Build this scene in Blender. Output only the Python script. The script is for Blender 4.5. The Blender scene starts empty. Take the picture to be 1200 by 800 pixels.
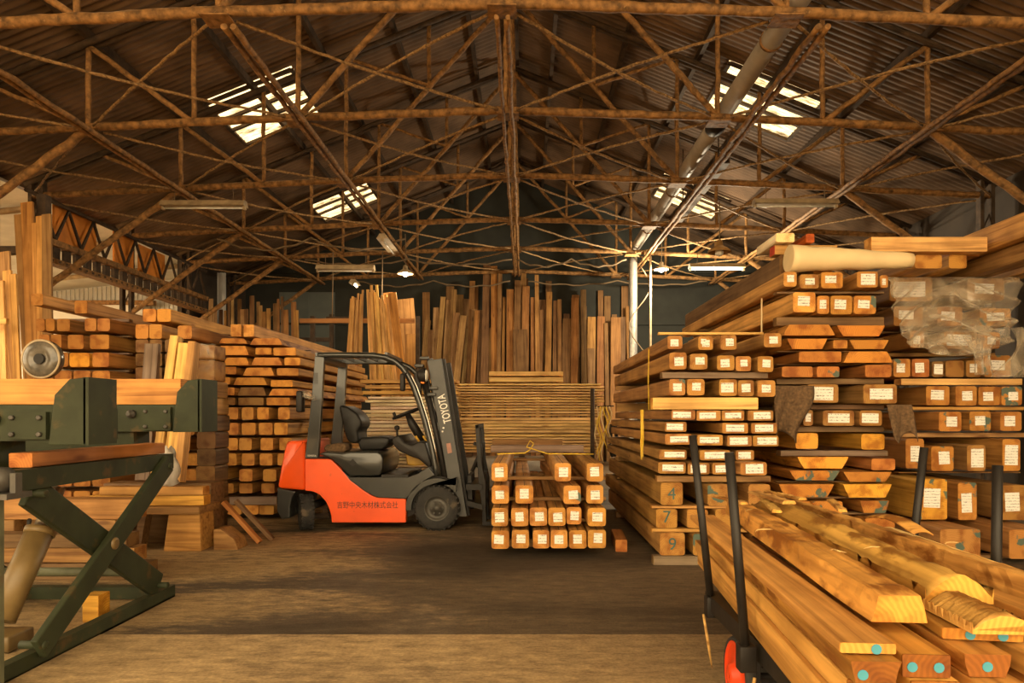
import bpy, bmesh, math, random
from mathutils import Vector, Matrix, Euler
R = random.Random(11)
SC = bpy.context.scene
COL = SC.collection
PI = math.pi
F = 800.0; VX = 615.0; VY = 487.0; CH = 1.3       # 24 mm lens on a 1200 px wide frame, eye height 1.3 m
def PX(x, Y): return (x - VX) * Y / F
def PZ(y, Y): return CH + (VY - y) * Y / F
XC = -0.22                                          # hall centre line
ORD = ['zeroth','first','second','third','fourth','fifth','sixth','seventh','eighth','ninth','tenth','eleventh','twelfth','thirteenth',
       'fourteenth','fifteenth','sixteenth','seventeenth','eighteenth','nineteenth','twentieth','twenty-first','twenty-second','twenty-third',
       'twenty-fourth','twenty-fifth','twenty-sixth','twenty-seventh','twenty-eighth','twenty-ninth','thirtieth']
def od(n):
    if n < len(ORD): return ORD[n]
    t = {3:'thirty',4:'forty',5:'fifty',6:'sixty'}[n//10]
    return t + '-' + ORD[n % 10] if n % 10 else t[:-1] + 'ieth'

# ------------------------------------------------------------------ materials
def newmat(name):
    m = bpy.data.materials.new(name); m.use_nodes = True
    nt = m.node_tree; nt.nodes.clear()
    out = nt.nodes.new('ShaderNodeOutputMaterial')
    return m, nt, out
def nd(nt, typ, **kw):
    n = nt.nodes.new(typ)
    for k, v in kw.items():
        if k.startswith('i_'):
            n.inputs[int(k[2:]) if k[2:].isdigit() else k[2:].replace('_', ' ')].default_value = v
        else: setattr(n, k, v)
    return n
def lk(nt, a, b): nt.links.new(a, b)
def ramp(nt, fac, stops):
    r = nd(nt, 'ShaderNodeValToRGB'); cr = r.color_ramp
    while len(cr.elements) < len(stops): cr.elements.new(0.5)
    for e, (p, c) in zip(cr.elements, stops):
        e.position = p; e.color = c if len(c) == 4 else (*c, 1)
    lk(nt, fac, r.inputs[0]); return r
def mixc(nt, fac, a, b, mode='MIX'):
    m = nd(nt, 'ShaderNodeMix', data_type='RGBA', blend_type=mode)
    for s, v in ((m.inputs[0], fac), (m.inputs[6], a), (m.inputs[7], b)):
        if hasattr(v, 'links') or isinstance(v, bpy.types.NodeSocket): lk(nt, v, s)
        else: s.default_value = v if not isinstance(v, tuple) or len(v) == 4 else (*v, 1)
    return m.outputs[2]
def plain(name, col, rough=0.6, metal=0.0, noise=0.25, nscale=6.0, bump=0.0, spec=0.5, coat=0.0, dirt=None):
    m, nt, out = newmat(name)
    b = nd(nt, 'ShaderNodeBsdfPrincipled')
    tc = nd(nt, 'ShaderNodeTexCoord')
    n = nd(nt, 'ShaderNodeTexNoise'); n.inputs['Scale'].default_value = nscale; n.inputs['Detail'].default_value = 6
    lk(nt, tc.outputs['Object'], n.inputs['Vector'])
    lo = tuple(c * (1 - noise) for c in col); hi = tuple(min(1, c * (1 + noise)) for c in col)
    r = ramp(nt, n.outputs['Fac'], [(0.3, lo), (0.7, hi)])
    c = r.outputs[0]
    if dirt:
        n2 = nd(nt, 'ShaderNodeTexNoise'); n2.inputs['Scale'].default_value = dirt[1]; n2.inputs['Detail'].default_value = 8
        lk(nt, tc.outputs['Object'], n2.inputs['Vector'])
        r2 = ramp(nt, n2.outputs['Fac'], [(dirt[2], (0, 0, 0)), (dirt[2] + 0.12, (1, 1, 1))])
        c = mixc(nt, r2.outputs[0], c, dirt[0])
    lk(nt, c, b.inputs['Base Color'])
    b.inputs['Roughness'].default_value = rough; b.inputs['Metallic'].default_value = metal
    b.inputs['Specular IOR Level'].default_value = spec; b.inputs['Coat Weight'].default_value = coat
    if bump:
        bp = nd(nt, 'ShaderNodeBump'); bp.inputs['Strength'].default_value = bump; bp.inputs['Distance'].default_value = 0.02
        lk(nt, n.outputs['Fac'], bp.inputs['Height']); lk(nt, bp.outputs[0], b.inputs['Normal'])
    lk(nt, b.outputs[0], out.inputs[0]); return m

def wood(name, end=False, paint=None, rough_bark=False):
    """grain runs along local X; the base colour is the object's own colour"""
    m, nt, out = newmat(name)
    b = nd(nt, 'ShaderNodeBsdfPrincipled'); b.inputs['Roughness'].default_value = 0.62; b.inputs['Specular IOR Level'].default_value = 0.3
    tc = nd(nt, 'ShaderNodeTexCoord'); oi = nd(nt, 'ShaderNodeObjectInfo')
    mul = nd(nt, 'ShaderNodeMath', operation='MULTIPLY'); mul.inputs[1].default_value = 53.0
    lk(nt, oi.outputs['Random'], mul.inputs[0])
    comb = nd(nt, 'ShaderNodeCombineXYZ')
    for i in range(3): lk(nt, mul.outputs[0], comb.inputs[i])
    add = nd(nt, 'ShaderNodeVectorMath', operation='ADD')
    lk(nt, tc.outputs['Object'], add.inputs[0]); lk(nt, comb.outputs[0], add.inputs[1])
    base = oi.outputs['Color']
    if not end:
        mp = nd(nt, 'ShaderNodeMapping'); mp.inputs['Scale'].default_value = (0.7, 16, 16)
        lk(nt, add.outputs[0], mp.inputs[0])
        n = nd(nt, 'ShaderNodeTexNoise'); n.inputs['Scale'].default_value = 1.6; n.inputs['Detail'].default_value = 7; n.inputs['Distortion'].default_value = 0.6
        lk(nt, mp.outputs[0], n.inputs['Vector'])
        g = ramp(nt, n.outputs['Fac'], [(0.28, (0.48, 0.40, 0.33)), (0.5, (0.95, 0.95, 0.95)), (0.72, (1.25, 1.28, 1.3))])
        c = mixc(nt, 1.0, base, g.outputs[0], 'MULTIPLY')
        mp2 = nd(nt, 'ShaderNodeMapping'); mp2.inputs['Scale'].default_value = (1.6, 6, 6)
        lk(nt, add.outputs[0], mp2.inputs[0])
        v = nd(nt, 'ShaderNodeTexVoronoi'); v.inputs['Scale'].default_value = 0.9
        lk(nt, mp2.outputs[0], v.inputs['Vector'])
        k = ramp(nt, v.outputs['Distance'], [(0.05, (1, 1, 1)), (0.13, (0, 0, 0))])
        kf = nd(nt, 'ShaderNodeMath', operation='MULTIPLY'); kf.inputs[1].default_value = 0.75
        lk(nt, k.outputs[0], kf.inputs[0])
        c = mixc(nt, kf.outputs[0], c, mixc(nt, 1.0, base, (0.38, 0.26, 0.18), 'MULTIPLY'))
        n3 = nd(nt, 'ShaderNodeTexNoise'); n3.inputs['Scale'].default_value = 2.2; n3.inputs['Detail'].default_value = 5
        lk(nt, add.outputs[0], n3.inputs['Vector'])
        w = ramp(nt, n3.outputs['Fac'], [(0.35, (0.72, 0.68, 0.62)), (0.6, (1.08, 1.08, 1.08))])
        c = mixc(nt, 1.0, c, w.outputs[0], 'MULTIPLY')
        if rough_bark:
            n4 = nd(nt, 'ShaderNodeTexNoise'); n4.inputs['Scale'].default_value = 9; n4.inputs['Detail'].default_value = 8
            mp4 = nd(nt, 'ShaderNodeMapping'); mp4.inputs['Scale'].default_value = (0.5, 1.2, 1.2)
            lk(nt, add.outputs[0], mp4.inputs[0]); lk(nt, mp4.outputs[0], n4.inputs['Vector'])
            bk = ramp(nt, n4.outputs['Fac'], [(0.52, (0, 0, 0)), (0.62, (1, 1, 1))])
            c = mixc(nt, bk.outputs[0], c, mixc(nt, 1.0, base, (0.40, 0.29, 0.18), 'MULTIPLY'))
        hgt = n.outputs['Fac']
    else:
        sp = nd(nt, 'ShaderNodeSeparateXYZ'); lk(nt, tc.outputs['Object'], sp.inputs[0])
        cb = nd(nt, 'ShaderNodeCombineXYZ')
        o1 = nd(nt, 'ShaderNodeMath', operation='MULTIPLY_ADD'); o1.inputs[1].default_value = 0.25; o1.inputs[2].default_value = -0.12
        lk(nt, oi.outputs['Random'], o1.inputs[0])
        ay = nd(nt, 'ShaderNodeMath', operation='ADD'); lk(nt, sp.outputs[1], ay.inputs[0]); lk(nt, o1.outputs[0], ay.inputs[1])
        lk(nt, ay.outputs[0], cb.inputs[0]); lk(nt, sp.outputs[2], cb.inputs[1])
        ln = nd(nt, 'ShaderNodeVectorMath', operation='LENGTH'); lk(nt, cb.outputs[0], ln.inputs[0])
        n = nd(nt, 'ShaderNodeTexNoise'); n.inputs['Scale'].default_value = 9; n.inputs['Detail'].default_value = 5
        lk(nt, add.outputs[0], n.inputs['Vector'])
        s1 = nd(nt, 'ShaderNodeMath', operation='MULTIPLY_ADD'); s1.inputs[1].default_value = 0.05
        lk(nt, n.outputs['Fac'], s1.inputs[0]); lk(nt, ln.outputs['Value'], s1.inputs[2])
        s2 = nd(nt, 'ShaderNodeMath', operation='MULTIPLY'); s2.inputs[1].default_value = 420.0; lk(nt, s1.outputs[0], s2.inputs[0])
        s3 = nd(nt, 'ShaderNodeMath', operation='SINE'); lk(nt, s2.outputs[0], s3.inputs[0])
        s4 = nd(nt, 'ShaderNodeMath', operation='MULTIPLY_ADD'); s4.inputs[1].default_value = 0.5; s4.inputs[2].default_value = 0.5
        lk(nt, s3.outputs[0], s4.inputs[0])
        g = ramp(nt, s4.outputs[0], [(0.2, (0.92, 0.83, 0.56)), (0.8, (1.12, 1.02, 0.76))])
        c = mixc(nt, 1.0, base, g.outputs[0], 'MULTIPLY')
        st = ramp(nt, n.outputs['Fac'], [(0.36, (0.62, 0.48, 0.32)), (0.54, (1.03, 1.03, 1.0))])
        c = mixc(nt, 1.0, c, st.outputs[0], 'MULTIPLY')
        if paint:
            n5 = nd(nt, 'ShaderNodeTexNoise'); n5.inputs['Scale'].default_value = 6.5; n5.inputs['Detail'].default_value = 3
            lk(nt, add.outputs[0], n5.inputs['Vector'])
            pr = ramp(nt, n5.outputs['Fac'], [(0.585, (0, 0, 0)), (0.615, (0.9, 0.9, 0.9))])
            c = mixc(nt, pr.outputs[0], c, paint)
        hgt = n.outputs['Fac']
    lk(nt, c, b.inputs['Base Color'])
    bp = nd(nt, 'ShaderNodeBump'); bp.inputs['Strength'].default_value = 0.9 if rough_bark else 0.35; bp.inputs['Distance'].default_value = 0.006
    lk(nt, hgt, bp.inputs['Height']); lk(nt, bp.outputs[0], b.inputs['Normal'])
    lk(nt, b.outputs[0], out.inputs[0]); return m

TEAL = (0.05, 0.115, 0.10, 1)
W_SIDE = wood('timber_long_grain'); W_END = wood('timber_end_grain', True); W_PAINT = wood('timber_end_teal_paint', True, TEAL)
W_BARK = wood('waney_edge', rough_bark=True); W_DARKEND = wood('wet_shaded_end', True)
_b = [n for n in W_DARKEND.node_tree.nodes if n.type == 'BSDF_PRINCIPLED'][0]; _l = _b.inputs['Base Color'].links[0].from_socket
lk(W_DARKEND.node_tree, mixc(W_DARKEND.node_tree, 1.0, _l, (0.42, 0.32, 0.24, 1), 'MULTIPLY'), _b.inputs['Base Color'])  # wet cart ends; the shade on them is multiplied into the colour
def paper_mat():
    m, nt, out = newmat('handwritten_paper')
    b = nd(nt, 'ShaderNodeBsdfPrincipled'); b.inputs['Roughness'].default_value = 0.85
    tc = nd(nt, 'ShaderNodeTexCoord'); oi = nd(nt, 'ShaderNodeObjectInfo')
    mul = nd(nt, 'ShaderNodeMath', operation='MULTIPLY'); mul.inputs[1].default_value = 91.0; lk(nt, oi.outputs['Random'], mul.inputs[0])
    sp = nd(nt, 'ShaderNodeSeparateXYZ'); lk(nt, tc.outputs['Object'], sp.inputs[0])
    cb = nd(nt, 'ShaderNodeCombineXYZ'); lk(nt, sp.outputs[1], cb.inputs[0]); lk(nt, sp.outputs[2], cb.inputs[1]); lk(nt, mul.outputs[0], cb.inputs[2])
    n = nd(nt, 'ShaderNodeTexNoise'); n.inputs['Scale'].default_value = 150; n.inputs['Detail'].default_value = 2
    lk(nt, cb.outputs[0], n.inputs['Vector'])
    l1 = nd(nt, 'ShaderNodeMath', operation='MULTIPLY'); l1.inputs[1].default_value = 230.0; lk(nt, sp.outputs[2], l1.inputs[0])
    l2 = nd(nt, 'ShaderNodeMath', operation='SINE'); lk(nt, l1.outputs[0], l2.inputs[0])
    n2 = nd(nt, 'ShaderNodeTexNoise'); n2.inputs['Scale'].default_value = 22; lk(nt, cb.outputs[0], n2.inputs['Vector'])
    a = nd(nt, 'ShaderNodeMath', operation='MULTIPLY_ADD'); a.inputs[1].default_value = 0.16
    lk(nt, l2.outputs[0], a.inputs[0]); lk(nt, n.outputs['Fac'], a.inputs[2])
    a2 = nd(nt, 'ShaderNodeMath', operation='MULTIPLY_ADD'); a2.inputs[1].default_value = 0.45
    lk(nt, n2.outputs['Fac'], a2.inputs[0]); lk(nt, a.outputs[0], a2.inputs[2])
    r = ramp(nt, a2.outputs[0], [(0.86, (0.80, 0.77, 0.70)), (0.95, (0.22, 0.19, 0.16))])
    lk(nt, r.outputs[0], b.inputs['Base Color']); lk(nt, b.outputs[0], out.inputs[0]); return m
M_PAPER = paper_mat()
M_RUST = plain('rusty_painted_pipe', (0.235, 0.118, 0.036), 0.75, 0.0, 0.6, 14, 0.6, dirt=((0.36, 0.21, 0.08, 1), 24, 0.62))
M_RUSTD = plain('dark_rusted_steel', (0.055, 0.033, 0.018), 0.8, 0.0, 0.5, 8, 0.3)
M_ROD = plain('flaking_rod', (0.29, 0.175, 0.075), 0.8, 0.0, 0.6, 30, 0.8)
M_GREEN = plain('dark_green_machine_paint', (0.030, 0.036, 0.017), 0.6, 0.0, 0.3, 5, 0.1, spec=0.25, dirt=((0.085, 0.055, 0.02, 1), 9, 0.60))
M_GREEN2 = plain('faded_green_paint', (0.11, 0.115, 0.065), 0.6, 0.0, 0.35, 7, 0.2, dirt=((0.12, 0.07, 0.03, 1), 6, 0.55))
M_CYL = plain('yellowed_hydraulic_paint', (0.17, 0.11, 0.04), 0.45, 0.0, 0.3, 6, 0.1)
M_CHROME = plain('worn_chrome', (0.5, 0.46, 0.40), 0.3, 1.0, 0.1)
M_BLACK = plain('black_steel', (0.016, 0.013, 0.011), 0.5, 0.0, 0.3, 9, 0.1, spec=0.3)
M_RUBBER = plain('black_rubber', (0.022, 0.020, 0.018), 0.8, 0.0, 0.4, 16, 0.2, dirt=((0.10, 0.075, 0.05, 1), 7, 0.58))
M_DGREY = plain('charcoal_truck_paint', (0.024, 0.025, 0.023), 0.28, 0.0, 0.2, 4, 0.0, coat=0.3)
M_MAST = plain('grey_mast_paint', (0.048, 0.047, 0.044), 0.42, 0.0, 0.2, 6)
M_ORANGE = plain('orange_truck_paint', (0.80, 0.085, 0.008), 0.35, 0.0, 0.10, 3, 0.0, coat=0.35, dirt=((0.22, 0.05, 0.015, 1), 11, 0.68))
M_VINYL = plain('black_vinyl', (0.012, 0.011, 0.010), 0.5, 0.0, 0.2, spec=0.3)
M_YEL = plain('yellow_plastic', (0.55, 0.30, 0.03), 0.5)
M_AMBER = plain('amber_lens', (0.85, 0.22, 0.02), 0.25)
M_LENS = plain('clear_lens', (0.6, 0.58, 0.52), 0.15)
M_RIM = plain('grey_wheel_rim', (0.07, 0.064, 0.055), 0.5, 0.3, 0.4, 12)
M_REDRIM = plain('red_orange_rim', (0.75, 0.06, 0.01), 0.4)
M_WHITE = plain('white_lettering', (0.80, 0.76, 0.70), 0.6, noise=0.03)
M_INK = plain('black_lettering', (0.02, 0.015, 0.012), 0.6, noise=0.03)
M_PIPE = plain('white_duct_sleeve', (0.42, 0.38, 0.33), 0.5, 0.0, 0.15, 5, 0.1)
M_GALV = plain('galvanised_pipe', (0.55, 0.53, 0.50), 0.35, 0.7, 0.15, 8)
M_ENAMEL = plain('old_enamel', (0.36, 0.27, 0.16), 0.55, 0.0, 0.3, 8)
M_SHADE = plain('brown_shade', (0.30, 0.16, 0.05), 0.5)
M_CABLE = plain('dusty_cable', (0.16, 0.11, 0.06), 0.8)
M_SACK = plain('brown_sacking', (0.13, 0.075, 0.035), 0.95, 0.0, 0.4, 40, 0.8)
M_CREAM = plain('cream_sheet', (0.78, 0.60, 0.33), 0.55, 0.0, 0.08, 3, 0.1)
M_STRAP = plain('yellow_strap', (0.80, 0.52, 0.04), 0.5)
M_TARP = plain('orange_board', (0.62, 0.21, 0.02), 0.7, 0.0, 0.25, 3)
M_WRAP = plain('grey_plastic_wrap', (0.50, 0.46, 0.40), 0.3, 0.0, 0.25, 6, 0.6)
M_BLUEP = plain('light_blue_paint', (0.05, 0.27, 0.36), 0.6, noise=0.1)
def film_mat(name, alpha, col):
    m, nt, out = newmat(name)
    b = nd(nt, 'ShaderNodeBsdfPrincipled'); b.inputs['Base Color'].default_value = (*col, 1); b.inputs['Roughness'].default_value = 0.16; b.inputs['Specular IOR Level'].default_value = 0.8
    t = nd(nt, 'ShaderNodeBsdfTransparent'); mx = nd(nt, 'ShaderNodeMixShader')
    lw = nd(nt, 'ShaderNodeLayerWeight'); lw.inputs[0].default_value = 0.5
    tc = nd(nt, 'ShaderNodeTexCoord'); n = nd(nt, 'ShaderNodeTexNoise'); n.inputs['Scale'].default_value = 2.5; n.inputs['Detail'].default_value = 6; n.inputs['Distortion'].default_value = 2.5
    lk(nt, tc.outputs['Object'], n.inputs['Vector'])
    r = ramp(nt, n.outputs['Fac'], [(0.48, (0, 0, 0)), (0.75, (0.42,) * 3)])
    p_ = nd(nt, 'ShaderNodeMath', operation='POWER'); p_.inputs[1].default_value = 2.0; lk(nt, lw.outputs['Facing'], p_.inputs[0])
    a = nd(nt, 'ShaderNodeMath', operation='MULTIPLY_ADD'); a.inputs[1].default_value = 0.75; a.inputs[2].default_value = alpha; lk(nt, p_.outputs[0], a.inputs[0])
    a2 = nd(nt, 'ShaderNodeMath', operation='ADD', use_clamp=True); lk(nt, a.outputs[0], a2.inputs[0]); lk(nt, r.outputs[0], a2.inputs[1])
    lk(nt, a2.outputs[0], mx.inputs[0]); lk(nt, t.outputs[0], mx.inputs[1]); lk(nt, b.outputs[0], mx.inputs[2])
    lk(nt, mx.outputs[0], out.inputs[0]); return m
M_FILM = film_mat('clear_stretch_film', 0.11, (0.62, 0.52, 0.38))
def emit_mat(name, col, s):
    m, nt, out = newmat(name); e = nd(nt, 'ShaderNodeEmission'); e.inputs[0].default_value = (*col, 1); e.inputs[1].default_value = s
    lk(nt, e.outputs[0], out.inputs[0]); return m
M_GLOW = emit_mat('lit_lamp', (1.0, 0.84, 0.6), 14)

# ------------------------------------------------------------------ mesh helpers
def BM(): return bmesh.new()
def box(bm, c, s, mi=0, rot=None):
    vs = []
    for dx in (-.5, .5):
        for dy in (-.5, .5):
            for dz in (-.5, .5):
                v = Vector((dx * s[0], dy * s[1], dz * s[2]))
                if rot is not None: v = rot @ v
                vs.append(bm.verts.new(v + Vector(c)))
    for f in ((0, 1, 3, 2), (4, 6, 7, 5), (0, 4, 5, 1), (2, 3, 7, 6), (0, 2, 6, 4), (1, 5, 7, 3)):
        bm.faces.new([vs[i] for i in f]).material_index = mi
    return bm
def bbox(bm, lo, hi, mi=0):
    return box(bm, [(a + b) / 2 for a, b in zip(lo, hi)], [abs(b - a) for a, b in zip(lo, hi)], mi)
def rbox(bm, lo, hi, r=0.01, mi=0, seg=2):
    t = bmesh.new(); bbox(t, lo, hi, mi)
    bmesh.ops.bevel(t, geom=list(t.edges), offset=r, segments=seg, profile=0.5, affect='EDGES')
    for f in t.faces: f.material_index = mi; f.smooth = True
    merge(bm, t)
def merge(bm, t, mat=None):
    mp = {}
    for v in t.verts: mp[v] = bm.verts.new(mat @ v.co if mat is not None else v.co)
    for f in t.faces:
        try:
            g = bm.faces.new([mp[v] for v in f.verts]); g.material_index = f.material_index; g.smooth = f.smooth
        except ValueError: pass
    t.free()
def prism(bm, poly, a0, a1, mi=0, axis='y', bev=0.0, smooth=False):
    """poly in (x,z) for axis y, (x,y) for axis z, (y,z) for axis x"""
    t = bmesh.new()
    def mk(p, a):
        return {'y': (p[0], a, p[1]), 'z': (p[0], p[1], a), 'x': (a, p[0], p[1])}[axis]
    A = [t.verts.new(mk(p, a0)) for p in poly]; B = [t.verts.new(mk(p, a1)) for p in poly]
    n = len(poly)
    t.faces.new(A); t.faces.new(B[::-1])
    for i in range(n): t.faces.new((A[i], A[(i + 1) % n], B[(i + 1) % n], B[i]))
    bmesh.ops.recalc_face_normals(t, faces=t.faces)
    if bev:
        bmesh.ops.bevel(t, geom=list(t.edges), offset=bev, segments=2, profile=0.5, affect='EDGES')
    for f in t.faces: f.material_index = mi; f.smooth = smooth
    merge(bm, t)
def tube(bm, pts, r, seg=8, mi=0, caps=True, jit=0.0, smooth=True):
    pts = [Vector(p) for p in pts]; n = len(pts)
    rr = r if isinstance(r, (list, tuple)) else [r] * n
    rings = []; up = None
    for i, p in enumerate(pts):
        d = (pts[min(i + 1, n - 1)] - pts[max(i - 1, 0)])
        if d.length < 1e-9: d = Vector((0, 0, 1))
        d.normalize()
        if up is None:
            up = Vector((0, 0, 1)) if abs(d.z) < 0.9 else Vector((1, 0, 0))
        a = d.cross(up)
        if a.length < 1e-6: a = d.cross(Vector((0, 1, 0)))
        a.normalize(); b = a.cross(d).normalized(); up = b
        ring = []
        for k in range(seg):
            t = 2 * PI * k / seg
            q = rr[i] * (1 + (R.uniform(-jit, jit) if jit else 0))
            ring.append(bm.verts.new(p + a * math.cos(t) * q + b * math.sin(t) * q))
        rings.append(ring)
    for i in range(n - 1):
        for k in range(seg):
            f = bm.faces.new((rings[i][k], rings[i][(k + 1) % seg], rings[i + 1][(k + 1) % seg], rings[i + 1][k])); f.material_index = mi; f.smooth = smooth
    if caps:
        bm.faces.new(rings[0][::-1]).material_index = mi; bm.faces.new(rings[-1]).material_index = mi
def line(a, b, n, wob=0.0):
    a = Vector(a); b = Vector(b); o = []
    for i in range(n + 1):
        p = a.lerp(b, i / n)
        if wob and 0 < i < n: p += Vector((R.uniform(-wob, wob), R.uniform(-wob, wob), R.uniform(-wob, wob)))
        o.append(p)
    return o
def lathe(bm, prof, c, axis='z', seg=24, mi=0, smooth=True, rot=None, caps=True):
    """prof: list of (r, h) along the axis"""
    rings = []
    for r, h in prof:
        ring = []
        for k in range(seg):
            t = 2 * PI * k / seg; x, y = r * math.cos(t), r * math.sin(t)
            v = Vector({'z': (x, y, h), 'y': (x, h, y), 'x': (h, x, y)}[axis])
            if rot is not None: v = rot @ v
            ring.append(bm.verts.new(v + Vector(c)))
        rings.append(ring)
    for i in range(len(rings) - 1):
        for k in range(seg):
            f = bm.faces.new((rings[i][k], rings[i][(k + 1) % seg], rings[i + 1][(k + 1) % seg], rings[i + 1][k])); f.material_index = mi; f.smooth = smooth
    for ring in ((rings[0], rings[-1]) if caps else ()):
        try: bm.faces.new(ring).material_index = mi
        except ValueError: pass
def obj(name, bm, mats, parent=None, loc=(0, 0, 0), rot=(0, 0, 0), recalc=True):
    if recalc: bmesh.ops.recalc_face_normals(bm, faces=bm.faces)
    me = bpy.data.meshes.new(name); bm.to_mesh(me); bm.free()
    for m in (mats if isinstance(mats, (list, tuple)) else [mats]): me.materials.append(m)
    o = bpy.data.objects.new(name, me); COL.objects.link(o)
    o.location = loc; o.rotation_euler = rot
    if parent is not None: o.parent = parent
    return o
def tag(o, label, cat, group=None):
    o['label'] = label; o['category'] = cat; o['kind'] = 'thing'
    if group: o['group'] = group
    n = len(label.split()); assert 4 <= n <= 16, (n, label)
    return o
def thing(name, label, cat, loc=(0, 0, 0), rot=(0, 0, 0), group=None):
    o = bpy.data.objects.new(name, None); COL.objects.link(o); o.location = loc; o.rotation_euler = rot
    o.empty_display_size = 0.1
    return tag(o, label, cat, group)
def struct(o): o['kind'] = 'structure'; return o
def stuff(o): o['kind'] = 'stuff'; return o

HONEY = (0.52, 0.265, 0.070); FRESH = (0.74, 0.45, 0.145); PALE = (0.90, 0.73, 0.50); OLD = (0.19, 0.105, 0.045); RED = (0.45, 0.18, 0.048)
BROWN = (0.34, 0.18, 0.06); BRIGHT = (0.70, 0.36, 0.055); GREYW = (0.22, 0.15, 0.10)
def jcol(c, a=0.16):
    k = R.uniform(1 - a, 1 + a); g = R.uniform(0.94, 1.06)
    return (c[0] * k, c[1] * k * g, c[2] * k * R.uniform(0.85, 1.15), 1)
def beam_bm(L, w, h, r=0.012, x0=0.0, nseg=1, warp=0.0):
    """beam along local X from x0, centred on y, standing on z=0; slot 0 long grain, slot 1 end grain"""
    bm = BM(); r = min(r, w * 0.4, h * 0.4); sec = []
    for cx, cz, a0 in ((w / 2 - r, r, -90), (w / 2 - r, h - r, 0), (-w / 2 + r, h - r, 90), (-w / 2 + r, r, 180)):
        for k in range(3):
            a = math.radians(a0 + 45 * k); sec.append((cx + r * math.cos(a), cz + r * math.sin(a)))
    rings = []
    e = min(0.004, L * 0.02)
    st = [(0, 0.985), (e, 1.0)] + [(e + (L - 2 * e) * i / nseg, 1.0) for i in range(1, nseg + 1)] + [(L, 0.985)]
    ph = R.uniform(0, 6)
    for x, s in st:
        dz = warp * math.sin(PI * x / L) if warp else 0
        rings.append([bm.verts.new((x0 + x, y * s, (z - h / 2) * s + h / 2 + dz)) for y, z in sec])
    n = len(sec)
    for i in range(len(rings) - 1):
        for k in range(n):
            f = bm.faces.new((rings[i][k], rings[i][(k + 1) % n], rings[i + 1][(k + 1) % n], rings[i + 1][k]))
            f.material_index = 1 if i in (0, len(rings) - 2) else 0
    bm.faces.new(rings[0][::-1]).material_index = 1; bm.faces.new(rings[-1]).material_index = 1
    return bm
def slab_bm(L, w, h, top=0.7, bot=1.0, seg=10, wob=0.05, arch=0.0):
    """live-edge slab along local X; its long edges slope and wander; arch bulges the upper face"""
    bm = BM(); rings = []
    pl = [R.uniform(0, 6) for _ in range(6)]
    for i in range(seg + 1):
        x = L * i / seg
        a = 1 + wob * math.sin(pl[0] + x * 2.1) + wob * 0.5 * math.sin(pl[1] + x * 6)
        b = 1 + wob * math.sin(pl[2] + x * 2.4) + wob * 0.5 * math.sin(pl[3] + x * 5)
        yl = -w / 2 * a; yr = w / 2 * b
        p = [(yl * bot, 0), (yr * bot, 0)]
        m = max(bot, top)
        p.append((yr * (bot * 0.45 + top * 0.55) * 1.02, h * 0.55))
        if arch:
            for k in range(0, 6):
                t = 1 - 2 * k / 5
                p.append(((yr if t > 0 else -yl) * top * t, h * (1 - arch) + h * arch * (1 - t * t)))
        else:
            p += [(yr * top, h), (yl * top, h)]
        p.append((yl * (bot * 0.45 + top * 0.55) * 1.02, h * 0.55))
        if arch or seg > 12: p = p[:2] + [(q[0] + R.uniform(-.0035, .0035), q[1] + R.uniform(-.004, .004)) for q in p[2:]]
        rings.append([bm.verts.new((x, q[0], q[1])) for q in p])
    n = len(rings[0])
    for i in range(seg):
        for k in range(n):
            f = bm.faces.new((rings[i][k], rings[i][(k + 1) % n], rings[i + 1][(k + 1) % n], rings[i + 1][k]))
            if arch: f.material_index = 0 if k == 0 else 2; f.smooth = k > 1
            else: f.material_index = 0 if k in (0, 3) else 2
    bm.faces.new(rings[0][::-1]).material_index = 1; bm.faces.new(rings[-1]).material_index = 1
    return bm
def paper(parent, x, y, z, w, h, tilt=0.0, name='paper_label'):
    bm = BM(); box(bm, (0, 0, 0), (0.0015, w, h), 0, Matrix.Rotation(tilt, 3, 'X'))
    return obj(name, bm, M_PAPER, parent, (x - 0.002, y, z))
def letters(text, h, mat, parent, loc, rot, name, squeeze=1.0, width=None, bold=0.0):
    cu = bpy.data.curves.new(name, 'FONT'); cu.body = text; cu.size = h; cu.extrude = .0012; cu.offset = bold; cu.align_x = 'CENTER'; cu.align_y = 'CENTER'
    t = bpy.data.objects.new('tmp_text', cu); COL.objects.link(t)
    dg = bpy.context.evaluated_depsgraph_get(); me = bpy.data.meshes.new_from_object(t.evaluated_get(dg)); bpy.data.objects.remove(t); bpy.data.curves.remove(cu)
    xs = [v.co.x for v in me.vertices]; k = (width / (max(xs) - min(xs))) if width else squeeze
    for v in me.vertices: v.co.x *= k
    me.materials.clear(); me.materials.append(mat); o = bpy.data.objects.new(name, me); COL.objects.link(o); o.parent = parent; o.location = loc; o.rotation_euler = rot; return o

def end_number(o, text, size, y, z):
    m = Matrix(((0, 0, -1), (-1, 0, 0), (0, 1, 0)))
    t = letters(text, size, M_TEALP, o, (-.001, y, z), m.to_euler(), 'painted_number'); t['label'] = 'dark teal painted number'; return t
M_TEALP = plain('teal_paint', (0.045, 0.105, 0.095), .7)
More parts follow.
